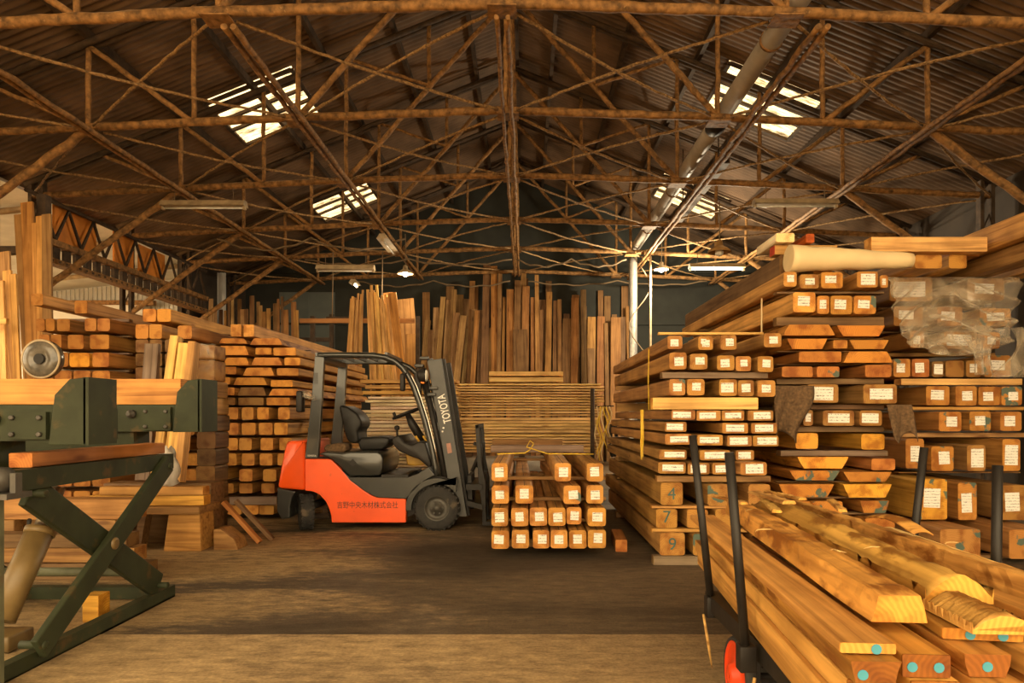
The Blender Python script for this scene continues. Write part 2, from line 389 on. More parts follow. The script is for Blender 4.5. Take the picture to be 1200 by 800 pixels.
# ------------------------------------------------------------------ the setting
RZ = 8.6; SL = 0.40; XL = -8.38; XR = 8.05; YB = 20.5; Y0 = -4.0
def roofz(x): return RZ - SL * abs(x - XC)
def floor_mat(name, lo, mid, dust, apron):
    m, nt, out = newmat(name); b = nd(nt, 'ShaderNodeBsdfPrincipled')
    tc = nd(nt, 'ShaderNodeTexCoord')
    n1 = nd(nt, 'ShaderNodeTexNoise'); n1.inputs['Scale'].default_value = 0.55; n1.inputs['Detail'].default_value = 7; n1.inputs['Distortion'].default_value = 0.8
    n2 = nd(nt, 'ShaderNodeTexNoise'); n2.inputs['Scale'].default_value = 9; n2.inputs['Detail'].default_value = 9; n2.inputs['Roughness'].default_value = 0.75
    n3 = nd(nt, 'ShaderNodeTexNoise'); n3.inputs['Scale'].default_value = 60; n3.inputs['Detail'].default_value = 4
    mp = nd(nt, 'ShaderNodeMapping'); mp.inputs['Scale'].default_value = (0.6, 1.6, 1)
    lk(nt, tc.outputs['Object'], mp.inputs[0])
    for n, s in ((n1, mp.outputs[0]), (n2, mp.outputs[0]), (n3, tc.outputs['Object'])): lk(nt, s, n.inputs['Vector'])
    c = ramp(nt, n1.outputs['Fac'], [(0.36, lo), (0.5, mid), (0.62, tuple(x * 1.25 for x in mid))]).outputs[0]
    # trodden sawdust lies thickest beside the green lift and by the stacks on that side
    sp = nd(nt, 'ShaderNodeSeparateXYZ'); lk(nt, tc.outputs['Object'], sp.inputs[0])
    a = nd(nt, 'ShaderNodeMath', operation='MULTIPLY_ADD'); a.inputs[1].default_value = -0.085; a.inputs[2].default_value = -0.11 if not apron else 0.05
    lk(nt, sp.outputs[0], a.inputs[0])
    a2 = nd(nt, 'ShaderNodeMath', operation='ADD'); lk(nt, a.outputs[0], a2.inputs[0]); lk(nt, n1.outputs['Fac'], a2.inputs[1])
    a3 = nd(nt, 'ShaderNodeMath', operation='MULTIPLY_ADD'); a3.inputs[1].default_value = 0.55; lk(nt, n2.outputs['Fac'], a3.inputs[0]); lk(nt, a2.outputs[0], a3.inputs[2])
    r = ramp(nt, a3.outputs[0], [(0.78, (0, 0, 0)), (0.95, (0.95, 0.95, 0.95))])
    c = mixc(nt, r.outputs[0], c, dust)
    f = ramp(nt, n2.outputs['Fac'], [(0.32, (0.52, 0.5, 0.48)), (0.62, (1.18, 1.18, 1.18))]); c = mixc(nt, 1.0, c, f.outputs[0], 'MULTIPLY')
    f3 = ramp(nt, n3.outputs['Fac'], [(0.35, (0.82, 0.82, 0.82)), (0.7, (1.15, 1.15, 1.15))]); c = mixc(nt, 1.0, c, f3.outputs[0], 'MULTIPLY')
    lk(nt, c, b.inputs['Base Color']); b.inputs['Roughness'].default_value = 0.72; b.inputs['Specular IOR Level'].default_value = 0.35
    bp = nd(nt, 'ShaderNodeBump'); bp.inputs['Strength'].default_value = 0.5; bp.inputs['Distance'].default_value = 0.02
    lk(nt, n2.outputs['Fac'], bp.inputs['Height']); lk(nt, bp.outputs[0], b.inputs['Normal']); lk(nt, b.outputs[0], out.inputs[0]); return m
M_FLOOR = floor_mat('oily_concrete', (0.060, 0.044, 0.028), (0.14, 0.10, 0.062), (0.37, 0.25, 0.12, 1), False)
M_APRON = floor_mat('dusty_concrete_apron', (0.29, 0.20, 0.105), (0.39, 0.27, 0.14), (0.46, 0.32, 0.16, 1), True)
bm = BM(); bbox(bm, (-40, 4.06, -0.3), (8.1, 21, 0.0)); struct(obj('floor', bm, M_FLOOR))
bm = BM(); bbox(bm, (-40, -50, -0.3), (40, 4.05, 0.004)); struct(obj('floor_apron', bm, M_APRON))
M_ROOF = plain('brown_corrugated_sheet', (0.140, 0.086, 0.050), 0.7, 0.0, 0.45, 1.6)
M_WALLD = plain('dark_green_wall', (0.030, 0.032, 0.026), 0.8, 0.0, 0.25, 2)
M_WALLB = plain('brown_wall', (0.035, 0.024, 0.015), 0.8, 0.0, 0.3, 2)
M_ANNEX = plain('pale_annex_sheet', (0.62, 0.62, 0.60), 0.7, 0.0, 0.12, 3)
M_ANNEXW = plain('white_annex_wall', (0.75, 0.72, 0.66), 0.7, 0.0, 0.05, 3, dirt=((0.5, 0.33, 0.16, 1), 3, 0.60))
M_GREYP = plain('grey_shutter', (0.13, 0.15, 0.14), 0.7, 0.0, 0.1, 3)
SKY_L = [(1.0, 2.7), (6.2, 7.9), (11.4, 13.1), (16.6, 18.3)]; SKY_R = [(0.9, 2.6), (6.1, 7.7), (11.25, 12.85), (16.5, 18.1)]  # the nearer ones, out of view, are added to let in more daylight
SXL = (-5.35, -3.9); SXR = (3.38, 4.95)
def roof_slope(name, xa, xb, sky, sx):
    bm = BM(); xs = sorted({xa, xb, *sx}); st = 0.021; ny = int((YB - Y0) / st); cols = []
    for j in range(ny + 1):
        y = Y0 + (YB + .1 - Y0) * j / ny; dz = 0.017 * math.sin(2 * PI * y / 0.125)
        cols.append([bm.verts.new((x, y, roofz(x) + dz)) for x in xs])
    for j in range(ny):
        ym = Y0 + (YB + .1 - Y0) * (j + .5) / ny
        for i in range(len(xs) - 1):
            if abs(xs[i] - min(sx)) < 1e-6 and any(a < ym < b for a, b in sky): continue
            f = bm.faces.new((cols[j][i], cols[j][i + 1], cols[j + 1][i + 1], cols[j + 1][i])); f.smooth = True
    return struct(obj(name, bm, M_ROOF))
roof_slope('ceiling_left', XL - 0.5, XC, SKY_L, SXL); roof_slope('ceiling_right', XC, XR + 0.5, SKY_R, SXR)
def pane_mat():
    m, nt, out = newmat('grimy_fibreglass'); tr = nd(nt, 'ShaderNodeBsdfTranslucent'); tp = nd(nt, 'ShaderNodeBsdfTransparent'); df = nd(nt, 'ShaderNodeBsdfDiffuse')
    tr.inputs[0].default_value = (0.62, 0.55, 0.42, 1); tp.inputs[0].default_value = (0.42, 0.38, 0.30, 1); df.inputs[0].default_value = (0.16, 0.09, 0.035, 1)
    mx = nd(nt, 'ShaderNodeMixShader'); mx.inputs[0].default_value = 0.55; lk(nt, tr.outputs[0], mx.inputs[1]); lk(nt, tp.outputs[0], mx.inputs[2])
    tc = nd(nt, 'ShaderNodeTexCoord'); mp = nd(nt, 'ShaderNodeMapping'); mp.inputs['Scale'].default_value = (2.0, 11, 2); lk(nt, tc.outputs['Object'], mp.inputs[0])
    n = nd(nt, 'ShaderNodeTexNoise'); n.inputs['Scale'].default_value = 1.3; n.inputs['Detail'].default_value = 8; n.inputs['Roughness'].default_value = 0.7; lk(nt, mp.outputs[0], n.inputs['Vector'])
    r = ramp(nt, n.outputs['Fac'], [(0.47, (0, 0, 0)), (0.62, (0.9, 0.9, 0.9))])
    m2 = nd(nt, 'ShaderNodeMixShader'); lk(nt, r.outputs[0], m2.inputs[0]); lk(nt, mx.outputs[0], m2.inputs[1]); lk(nt, df.outputs[0], m2.inputs[2])
    lk(nt, m2.outputs[0], out.inputs[0]); return m
M_PANE = pane_mat()
k = 0
for sx, sky in ((SXL, SKY_L), (SXR, SKY_R)):
    for ya, yb in sky:
        k += 1; bm = BM(); ny = 80; cols = []
        for j in range(ny + 1):
            y = ya - .03 + (yb - ya + .06) * j / ny; dz = 0.017 * math.sin(2 * PI * y / 0.125)
            cols.append([bm.verts.new((x, y, roofz(x) + 0.004 + dz)) for x in (sx[0] - .03, sx[1] + .03)])
        for j in range(ny): bm.faces.new((cols[j][0], cols[j][1], cols[j + 1][1], cols[j + 1][0])).smooth = True
        w = struct(obj(f'window_{k}', bm, M_PANE))
        fb = BM()
        ang = math.atan(SL) * (1 if sx[0] < XC else -1); rot = Matrix.Rotation(-ang, 3, 'Y'); ln = (sx[1] - sx[0]) / math.cos(ang)
        for y in (ya, ya + (yb - ya) * .38, ya + (yb - ya) * .62, yb):
            xm = (sx[0] + sx[1]) / 2; box(fb, (xm, y, roofz(xm) - 0.05), (ln, 0.06, 0.05), 0, rot)
        for x in sx: box(fb, (x, (ya + yb) / 2, roofz(x) - 0.05), (0.06, yb - ya, 0.05), 0, rot)
        struct(obj('window_frame', fb, M_RUSTD, w))
# walls
bm = BM(); prism(bm, [(XL, 0), (XR, 0), (XR, roofz(XR) - .0), (XC, RZ - .0), (XL, roofz(XL) - .0)], YB, YB + .15); wb = struct(obj('wall_back', bm, M_WALLD))
bm = BM()
for z in (2.2, 4.05, 5.6): box(bm, (XC, YB - .05, z), (15.6, 0.1, 0.07))
struct(obj('trim_1', bm, M_WALLD))
bm = BM(); bbox(bm, (-7.35, YB - .06, 2.6), (-5.7, YB - .01, 5.0)); bbox(bm, (-6.55, YB - .08, 2.6), (-6.48, YB - .01, 5.0)); struct(obj('door_1', bm, M_GREYP))
bm = BM(); bbox(bm, (XL - .12, 6.2, 0), (XL, 10.9, roofz(XL) - .02)); bbox(bm, (XL - .12, Y0, 4.2), (XL, 6.2, roofz(XL) - .02)); bbox(bm, (XL - .12, Y0, 0), (XL, 0.5, 4.2)); bbox(bm, (XL - .12, 16.7, 0), (XL, YB, roofz(XL) - .02)); struct(obj('wall_left', bm, M_WALLB))  # out-of-view gap near the front added to let in side light
bm = BM(); bbox(bm, (XR, Y0, 0), (XR + .12, YB, roofz(XR) - .02)); struct(obj('wall_right', bm, M_WALLB))
# annex seen through the side opening
bm = BM(); prism(bm, [(-15.5, 4.42), (XL - .13, 5.12), (XL - .13, 5.17), (-15.5, 4.47)], 8.0, 18.6); struct(obj('ceiling_annex', bm, M_ANNEX))
bm = BM()
for i in range(60):
    x = -15.5 + i * .122; bbox(bm, (x, 18.6, 0), (x + .06, 18.66, 5.2)); bbox(bm, (x + .06, 18.63, 0), (x + .122, 18.69, 5.2))
struct(obj('wall_annex', bm, M_ANNEX))
bm = BM(); bbox(bm, (-14.5, 18.2, 0), (-10.2, 18.5, 4.25)); struct(obj('wall_annex_lower', bm, M_ANNEXW))
for i, y in enumerate((12.2, 14.6, 17.0)):
    bm = BM(); tube(bm, [(-15.3, y, 4.33), (XL - .2, y, 5.03)], 0.06, 8)
    tag(obj('annex_rafter', bm, M_ENAMEL), f'{od(i+1)} pale pipe rafter under the annex roof beyond the side opening', 'rafter', 'annex rafters')
bm = BM(); bbox(bm, (-14.0, 18.2, 4.252), (-9.9, 18.35, 4.38)); tag(obj('annex_beam', bm, M_RUST), 'rusty horizontal beam along top of white annex wall', 'beam')
# lintel girder and lattice over the opening
g = thing('lintel_girder', 'long rusty riveted girder over the bright side opening', 'girder', (-7.82, 13.7, 3.8))
bm = BM(); bbox(bm, (-.1, -3.0, 0.30), (.1, 3.0, .40)); obj('top_flange', bm, M_RUST, g)
bm = BM(); bbox(bm, (-.1, -3.0, 0.0), (.1, 3.0, .09)); obj('bottom_flange', bm, M_RUST, g)
for i in range(22):
    bm = BM(); bbox(bm, (-.03, -2.95 + i * .275, .09), (.03, -2.80 + i * .275, .30)); obj('web_plate', bm, M_RUSTD, g)
for i in range(34):
    bm = BM(); box(bm, (.10, -2.9 + i * .175, .045), (.03, .035, .035)); obj('rivet', bm, M_RUSTD, g)
g = thing('lattice_frame', 'dark zigzag steel lattice above the side opening girder', 'lattice', (-7.82, 13.7, 4.205))
for i in range(9):
    bm = BM(); y = -3 + i * .67
    tube(bm, [(0, y, 0.02), (0, y + .335, .60), (0, y + .67, .02)], .03, 6); obj('zigzag_bar', bm, M_RUSTD, g)
bm = BM(); tube(bm, [(0, -3, .64), (0, 3.05, .64)], .035, 6); obj('top_bar', bm, M_RUSTD, g)
for i, (a, b, z0, z1, l) in enumerate(((11.47, 12.6, 4.22, 4.86, 'nearer orange-brown board panel hung behind lattice over side opening'), (13.15, 13.80, 4.22, 4.86, 'middle orange-brown board panel hung behind lattice over side opening'), (14.0, 15.0, 4.22, 4.82, 'farther orange-brown board panel hung behind lattice over side opening'))):
    bm = BM(); rbox(bm, (-7.945, a, z0 - .015), (-7.905, b, z1), .01); tag(obj('board_panel', bm, M_TARP), l, 'board panel', 'panels over the side opening')
# purlins and ridge
for side in (-1, 1):
    for i, d in enumerate((0.75, 1.95, 3.1, 4.3, 5.5, 6.7)):
        x = XC + side * d; bm = BM(); bbox(bm, (x - .035, Y0 + .02, roofz(x) - .17), (x + .035, YB - .02, roofz(x) - .05))
        tag(obj('roof_purlin', bm, M_RUSTD), f'{od(i+1)} dark purlin down from ridge on the {"duct" if side > 0 else "girder"} side of roof', 'purlin', 'roof purlins')
bm = BM(); bbox(bm, (XC - .10, Y0 + .02, RZ - .168), (XC + .10, YB - .02, RZ - .065)); tag(obj('ridge_beam', bm, M_RUSTD), 'dark ridge beam running under the roof apex', 'beam')
# ------------------------------------------------------------------ trusses
TY = [4.3, 6.62, 8.95, 11.35, 13.9, 16.3, 18.9]
NX = [-8.0, -5.5, -2.75, 0, 2.75, 5.5, 8.0]
NZ = [4.95, 5.08, 5.21, 5.30, 5.21, 5.08, 4.95]
def nodeP(i, t): return Vector((XC + NX[i], TY[t], NZ[i]))
TN = ['unseen', 'nearest', 'second nearest', 'third nearest', 'third farthest', 'second farthest', 'farthest']
def chordz(dx):
    for i in range(6):
        if NX[i] <= dx <= NX[i + 1]: return NZ[i] + (NZ[i + 1] - NZ[i]) * (dx - NX[i]) / (NX[i + 1] - NX[i])
def truss(t):
    y = TY[t]; T = thing('roof_truss', f'{TN[t]} rusty pipe roof truss spanning the timber hall', 'truss', (XC, y, 0), group='roof trusses')
    top = lambda dx: RZ - SL * abs(dx) - .25
    def part(name, a, b, r, m=M_RUST, wob=.008, jit=.10, n=None):
        a = Vector((a[0], a[2] if len(a) > 2 else 0, a[1])); b = Vector((b[0], b[2] if len(b) > 2 else 0, b[1])); bm = BM()
        L = (b - a).length; tube(bm, line(a, b, n or max(3, int(L / .16)), wob), r, 8, 0, True, jit); return obj(name, bm, m, T)
    bm = BM(); pts = []
    for i in range(6): pts += line((NX[i], 0, NZ[i]), (NX[i + 1], 0, NZ[i + 1]), 16, .006)[:-1]
    pts.append(Vector((NX[6], 0, NZ[6]))); tube(bm, pts, .052, 10, 0, True, .10); obj('bottom_chord', bm, M_RUST, T)
    for s in (-1, 1):
        bm = BM(); e = 8.05
        for dy in (-.055, .055): tube(bm, [(0, dy, top(0)), (s * e, dy, top(e))], .045, 6)
        obj('top_chord', bm, M_RUSTD, T)
        for d in (1.37, 4.12, 2.75, 5.5):
            z0 = chordz(s * d)
            if d == 1.37: z0 = 5.21 + (top(0) - 5.21) * (2.75 - 1.37) / 2.75
            part('strut', (s * d, z0), (s * d, top(d)), .034)
        part('diagonal', (s * 2.75, 5.21), (0, top(0) - .05), .042)
        part('diagonal', (s * 2.75, top(2.75)), (s * 1.37, 5.21 + (top(0) - 5.21) * .5), .028)
        part('diagonal', (s * 5.5, top(5.5)), (s * 4.12, chordz(s * 4.12)), .036)
        part('diagonal', (s * 5.5, chordz(s * 5.5)), (s * 6.8, top(6.8)), .030)
        part('knee_brace', (s * 7.85, 3.35), (s * 5.5, NZ[1] - .02), .055)
        bm = BM()
        for dx in (-.09, .09): bbox(bm, (s * 7.88 + dx - .03, -.06, 0), (s * 7.88 + dx + .03, .06, top(7.88)))
        for i in range(12):
            z = .3 + i * .4; tube(bm, [(s * 7.88 - .09, 0, z), (s * 7.88 + .09, 0, z + .4)], .014, 5)
        obj('column', bm, M_RUSTD, T)
    bm = BM()
    for dx, dy in ((-.035, 0), (.035, .02)): tube(bm, line((dx, dy, 5.30), (dx * .6, dy, top(0)), 18, .01), .032, 8, 0, True, .12)
    obj('king_post', bm, M_RUST, T)
    for i in range(1, 6):
        bm = BM(); bbox(bm, (NX[i] - .14, -.12, NZ[i] - .087), (NX[i] + .14, .12, NZ[i] - .075)); obj('gusset_plate', bm, M_RUST, T)
    return T
for t in range(1, 7): truss(t)
LN = {1: 'girder-side outer', 2: 'girder-side inner', 3: 'middle', 4: 'duct-side inner', 5: 'duct-side outer'}
for i in (1, 2, 3, 4, 5):
    bm = BM()
    for dx in {1: (.08, .17), 2: (.05, .14), 3: (-.055, .055), 4: (.32, .41), 5: (-.17, -.08)}[i]:
        pts = []
        for t in range(1, 6): pts += line(nodeP(i, t) + Vector((dx, 0, -.135)), nodeP(i, t + 1) + Vector((dx, 0, -.135)), 12, .010)[:-1]
        pts.append(nodeP(i, 6) + Vector((dx, 0, -.135))); tube(bm, pts, .032 if i != 3 else .026, 7, 0, True, .10)
    tag(obj('tie_pipe', bm, M_RUST), f'{LN[i]} lengthwise double tie pipe joining the roof trusses', 'tie pipe', 'lengthwise tie pipes')
PN = ['outermost girder-side', 'girder-side middle', 'girder-side centre', 'duct-side centre', 'duct-side middle', 'outermost duct-side']
for t in range(1, 6):
    for i in range(6):
        for q in (0, 1):
            a = nodeP(i + q, t); b = nodeP(i + 1 - q, t + 1); a.z -= .03; b.z -= .03; d = (b - a).normalized() * .17
            bm = BM(); pts = line(a + d, b - d, 24, .006)
            for k2, p in enumerate(pts): p.z += (0.035 if q else -.055) * math.sin(PI * k2 / 24)
            tube(bm, pts, .017, 6, 0, True, .25)
            tag(obj('bracing_rod', bm, M_ROD), f'thin crossed bracing rod slanting {"inward" if (q == 0) == (i < 3) else "outward"}, {PN[i]} panel, {od(t)} bay of roof', 'bracing rod', 'bracing rods between trusses')
# ------------------------------------------------------------------ duct, pipes, lamps
g = thing('ventilation_duct', 'long white-sleeved duct slung lengthwise under the roof trusses', 'duct', (2.705, 0, 5.42))
for a, b in ((6.0, 9.55), (9.75, 16.95)):
    bm = BM(); tube(bm, line((0, a, 0), (0, b, 0), 12), .115, 20); obj('sleeve', bm, M_PIPE, g)
bm = BM(); tube(bm, [(0, 9.5, 0), (0, 9.6, -.01), (0, 9.72, -.01), (0, 9.8, 0)], [.12, .135, .135, .12], 20); obj('joint_collar', bm, M_BLACK, g)
for y in (7.5, 12.5, 15):
    bm = BM(); lathe(bm, [(.118, -.02), (.126, -.02), (.126, .02), (.118, .02)], (0, y, 0), 'y', 20); obj('clamp_band', bm, M_RUST, g)
g = thing('drain_pipe', 'silver galvanised pipe dropping from duct end to floor', 'pipe', (2.705, 17.05, 0))
bm = BM(); tube(bm, line((0, 0, 0), (0, 0, 5.3), 30), .105, 20); obj('pipe', bm, M_GALV, g)
bm = BM()
for i in range(26): lathe(bm, [(.105, -.006), (.109, 0), (.105, .006)], (0, 0, .1 + i * .2), 'z', 20)
obj('seam_rings', bm, M_GALV, g)
g = thing('channel_beam', 'wide dark steel channel hung lengthwise beside the white duct', 'channel beam', (3.22, 12.9, 5.42))
bm = BM(); bbox(bm, (-.13, -1.75, 0), (.13, 1.75, .02)); bbox(bm, (-.13, -1.75, .02), (-.11, 1.75, .10)); bbox(bm, (.11, -1.75, .02), (.13, 1.75, .10)); obj('channel', bm, M_RUSTD, g)
bm = BM()
for y in (-1.55, 1.0): tube(bm, [(0, y, .02), (0, y, 1.3)], .012, 6)
obj('hanger_rods', bm, M_RUSTD, g)
bm = BM(); tube(bm, line((0, 0, 0), (0, 0, 5.1), 8), .03, 8)
g = tag(obj('conduit_post', bm, M_ENAMEL, loc=(3.0, 16.3, 0)), 'thin pale conduit post just beyond the silver pipe', 'conduit')
bm = BM(); pts = [Vector((2.75 + .25 * math.sin(i * .55), 16.35 + .03 * math.sin(i), 4.9 - i * .17)) for i in range(18)]; tube(bm, pts, .014, 6)
tag(obj('hanging_cable', bm, M_CABLE), 'loose pale cable dangling round the conduit post', 'cable')
def batten(x, y, z, L, along, label, lit=False):
    g = thing('fluorescent_fitting', label, 'light fitting', (x, y, z), (0, 0, 0 if along == 'x' else PI / 2))
    bm = BM(); prism(bm, [(-.11, 0), (.11, 0), (.05, .09), (-.05, .09)], -L / 2, L / 2, 0, 'x'); obj('reflector', bm, M_ENAMEL, g)
    bm = BM(); tube(bm, [(-L / 2 + .03, 0, -.025), (L / 2 - .03, 0, -.025)], .016, 10); obj('lamp_tube', bm, M_GLOW if lit else M_LENS, g)
    for s in (-1, 1):
        bm = BM(); bbox(bm, (s * (L / 2 - .02) - .02, -.03, -.05), (s * (L / 2 - .02) + .02, .03, .0)); obj('end_cap', bm, M_ENAMEL, g)
    for s in (-.35, .35):
        bm = BM(); tube(bm, [(s * L, 0, .09), (s * L, 0, .30)], .006, 5); obj('hanger', bm, M_CABLE, g)
    return g
batten(PX(932, 11.1), 11.1, PZ(240, 11.1), 1.36, 'x', 'unlit tube fitting above the stack with rolled sheet')
batten(PX(239, 11.1), 11.1, PZ(242, 11.1), 1.36, 'x', 'unlit tube fitting under the roof on lattice side')
batten(PX(405, 13.6), 13.6, PZ(316, 13.6), 1.15, 'x', 'small unlit tube fitting above leaning boards')
batten(PX(840, 14.2), 14.2, PZ(314, 14.2), 1.15, 'x', 'lit slim tube fitting behind the brown shade', True)
batten(PX(455, 13.0), 13.0, PZ(288, 13.0), 1.1, 'y', 'unlit tube fitting running lengthwise below the trusses')
batten(PX(416, 17.5), 17.5, PZ(333, 17.5), .45, 'y', 'short lit tube fitting in the far dark corner', True)
def pendant(x, y, z, r, label, lit, mat, bulb=True):
    g = thing('pendant_lamp', label, 'pendant lamp', (x, y, z))
    bm = BM(); lathe(bm, [(r, 0), (r * .97, r * .18), (r * .62, r * .42), (r * .33, r * .6), (r * .27, r * 1.0), (r * .15, r * 1.1), (.01, r * 1.15)], (0, 0, 0), 'z', 28, caps=False)
    obj('lamp_shade', bm, mat, g)
    bm = BM(); lathe(bm, [(.005, -r * .35), (r * .28, -r * .22), (r * .38, 0), (r * .3, r * .25), (r * .15, r * .4)], (0, 0, 0), 'z', 20); obj('bulb', bm, M_GLOW if lit else M_LENS, g)
    bm = BM(); tube(bm, [(0, 0, r * 1.15), (.01, 0, r * 1.15 + .3), (0, 0, r * 1.15 + .62)], .01, 6); obj('cord', bm, M_CABLE, g); return g
pendant(PX(775, 16.0), 16.0, PZ(316, 16.0), .17, 'lit round pendant lamp glowing beside the silver pipe', True, M_ENAMEL)
pendant(PX(843, 11.2), 11.2, PZ(296, 11.2), .19, 'unlit pendant lamp with brown bell shade', False, M_SHADE)
pendant(PX(475, 13.7), 13.7, PZ(321, 13.7), .16, 'lit pendant lamp with pale bulb above leaning boards', True, M_ENAMEL)
for i, (xa, xb, y, z, sag, l) in enumerate(((-5.2, -.3, 16.15, 4.99, .12, 'dusty cable sagging along second farthest truss, girder half'), (-.2, 2.4, 16.15, 4.99, .16, 'dusty cable sagging along second farthest truss, duct half'),
        (-4.6, -.4, 18.75, 4.99, .14, 'dusty cable sagging along farthest truss, girder half'), (0.1, 5, 18.75, 4.99, .10, 'dusty cable sagging along farthest truss, duct half'), (-6.2, -2.4, 13.75, 4.86, .22, 'long drooping cable looped below lattice side of roof'))):
    bm = BM(); pts = [Vector((xa + (xb - xa) * k / 24, y + .02 * math.sin(k), z - sag * abs(math.sin(PI * 2 * k / 24)) + .02 * math.sin(k * 1.7))) for k in range(25)]
    tube(bm, pts, .02, 6, 0, True, .15); tag(obj('sagging_cable', bm, M_CABLE), l, 'cable', 'cables along the trusses')
# ------------------------------------------------------------------ timber stacks
def lay_beam(name, X0, X1, z0, z1, Y, L, col, label, group, look='', yaw=0.0, r=None, cat='timber', warp=0.0):
    w = X1 - X0; h = z1 - z0
    if 'S' in look or 's' in look:        # waney slab: S wide face down, s wide face up
        bm = slab_bm(L, w, h, .76 if 'S' in look else 1.0, 1.0 if 'S' in look else .74, 10, .014)
        mats = [W_SIDE, W_PAINT if 'P' in look else W_END, W_BARK]
    else:
        bm = beam_bm(L, w, h, r if r is not None else min(.022, h * .16), 0, 1, warp); mats = [W_SIDE, W_PAINT if 'P' in look else W_END]
    o = obj(name, bm, mats, None, ((X0 + X1) / 2, Y, z0), (0, 0, PI / 2 + yaw)); o.color = jcol(col)
    tag(o, label, cat, group)
    if 'T' in look: paper(o, 0, R.uniform(-.08, .08) * w, h * R.uniform(.46, .56), w * R.uniform(.46, .56), h * R.uniform(.44, .54), R.uniform(-.06, .06))
    if 'W' in look: paper(o, 0, R.uniform(-.06, .06) * w, h * .5, w * R.uniform(.66, .76), h * R.uniform(.55, .72), R.uniform(-.03, .03))
    if 'D' in look: paper(o, -.002, .16 * w, h * .62, w * .35, h * .4, .04)
    return o
def stack(rows, Y, L, ref, place, group, col, shrink=.002, names=None):
    """rows: top to bottom, each a list of (x0, y0, x1, y1, look[, dY[, colour[, length]]]) read off the end faces at depth Y"""
    out = []
    for ri, row in enumerate(rows):
        for ci, e in enumerate(sorted(row, key=lambda e: e[0])):
            x0, y0, x1, y1, look = e[:5]; d = Y + (e[5] if len(e) > 5 and e[5] else 0) + R.uniform(-.015, .015)
            c = e[6] if len(e) > 6 and e[6] else col; LL = (e[7] if len(e) > 7 else L) + R.uniform(-.06, .06)
            lk_ = 'wide-tagged plank' if 'W' in look else 'paper-tagged timber' if 'T' in look else 'teal-painted slab' if 'P' in look and ('S' in look or 's' in look) else 'teal-painted timber' if 'P' in look else 'waney-edged slab' if 'S' in look or 's' in look else 'plain timber'
            nm = 'waney_slab' if 'S' in look or 's' in look else 'timber_plank' if 'W' in look else 'timber_beam'
            lab = f'{lk_}, {od(ci + 1)} {ref}, {od(ri + 1)} row down, {place}'
            out.append(lay_beam(nm, PX(x0, d) + shrink, PX(x1, d) - shrink, PZ(y1, d) + shrink, PZ(y0, d) - shrink, d, LL, c, lab, group, look))
    return out
def bar_x(name, X0, X1, z0, z1, Y0_, Y1_, col, label, cat='bearer', group=None, rz=0.0, ry=0.0):
    """timber lying across, long axis along X"""
    bm = beam_bm(X1 - X0, Y1_ - Y0_, z1 - z0, .006); o = obj(name, bm, [W_SIDE, W_END], None, (X0, (Y0_ + Y1_) / 2, z0), (0, ry, rz)); o.color = jcol(col, .1)
    return tag(o, label, cat, group)
# --- low pile in the middle of the floor
CY = 6.25; ZS = lambda y: PZ(y, CY)
LOWC = (0.52, 0.265, 0.075)
C4 = [(576, 21.5), (599.7, 21.3), (624.5, 20.3), (645.2, 21), (667, 21.3), (689, 22.4)]
C3 = [(576, 20.3), (599, 21.3), (620.6, 21.7), (642.5, 21.4), (664.5, 19), (688.6, 22.4)]
C2 = [(576.2, 21.2), (604, 22), (660.3, 21.3), (687.3, 21)]
C1 = [(576, 20), (650, 20.3), (687.4, 20.4)]
zr = [0.085, 0.290, 0.495, 0.700]; hh = .168
for ri, (row, lab) in enumerate(((C4, 'bottom row'), (C3, 'second row up'), (C2, 'second row down'), (C1, 'top row'))):
    for ci, (x, wpx) in enumerate(row):
        yaw = 0.011 if (ri == 2 and ci == 1) else R.uniform(-.0015, .0015)
        if ri == 2 and ci == 2: yaw = 0.03
        look = 'T' if not (ri == 2 and ci == 2) else 'TP'
        ox = PX(x, CY); dy = .10 if (ri == 1 and ci == 4) else R.uniform(-.02, .02)
        o = lay_beam('timber_beam', ox, ox + (wpx - 1.0) * CY / F, zr[ri], zr[ri] + hh - (.008 if ri == 1 and ci == 4 else 0), CY + dy, 4.1, LOWC, f'paper-tagged square timber, {od(ci+1)} from the forklift, {lab} of low mid-floor pile', 'timbers in the low mid-floor pile', 'T' if ri != 3 or ci else 'T', yaw, .024)
        if ri == 2 and ci == 2: o.data.materials[1] = W_PAINT
        # drying kerf sawn along the upper face
        bm = BM(); bbox(bm, (.0, -.003, hh - .004), (4.0, .003, hh + .0012)); kf = obj('drying_kerf', bm, W_BARK, o); kf.color = (0.05, .025, .01, 1)
for ri, z in enumerate((0.004, 0.256, 0.461, 0.666)):
    for k, y in enumerate((6.75, 9.6)):
        bar_x('stack_bearer', -.33, .80, z, z + (.078 if ri == 0 else .032), y, y + .09, BROWN, f'{"front" if k == 0 else "rear"} crosswise bearer under {["bottom row", "second row up", "third row up", "top row"][ri]} of low mid-floor pile', 'bearer', 'bearers in the low mid-floor pile')
bar_x('loose_plank', PX(575, 8.0), PX(684, 8.0), .872, .955, 7.98, 8.10, GREYW, 'grey brown plank laid across the top of the low mid-floor pile', 'plank')
bar_x('loose_plank', PX(577, 9.9), PX(659, 9.9), .872, .960, 9.88, 10.0, BROWN, 'shorter brown plank laid across far end of the low mid-floor pile', 'plank')
bm = BM(); tube(bm, [(-.30, 7.4, .885), (.0, 7.42, .895), (.06, 7.5, .93), (.10, 7.6, .99), (.06, 7.7, 1.02), (.02, 7.66, .95), (.25, 7.45, .885), (.75, 7.4, .885)], .006, 6)
tag(obj('yellow_band', bm, M_STRAP), 'thin yellow strapping band lying over the low mid-floor pile', 'strap')

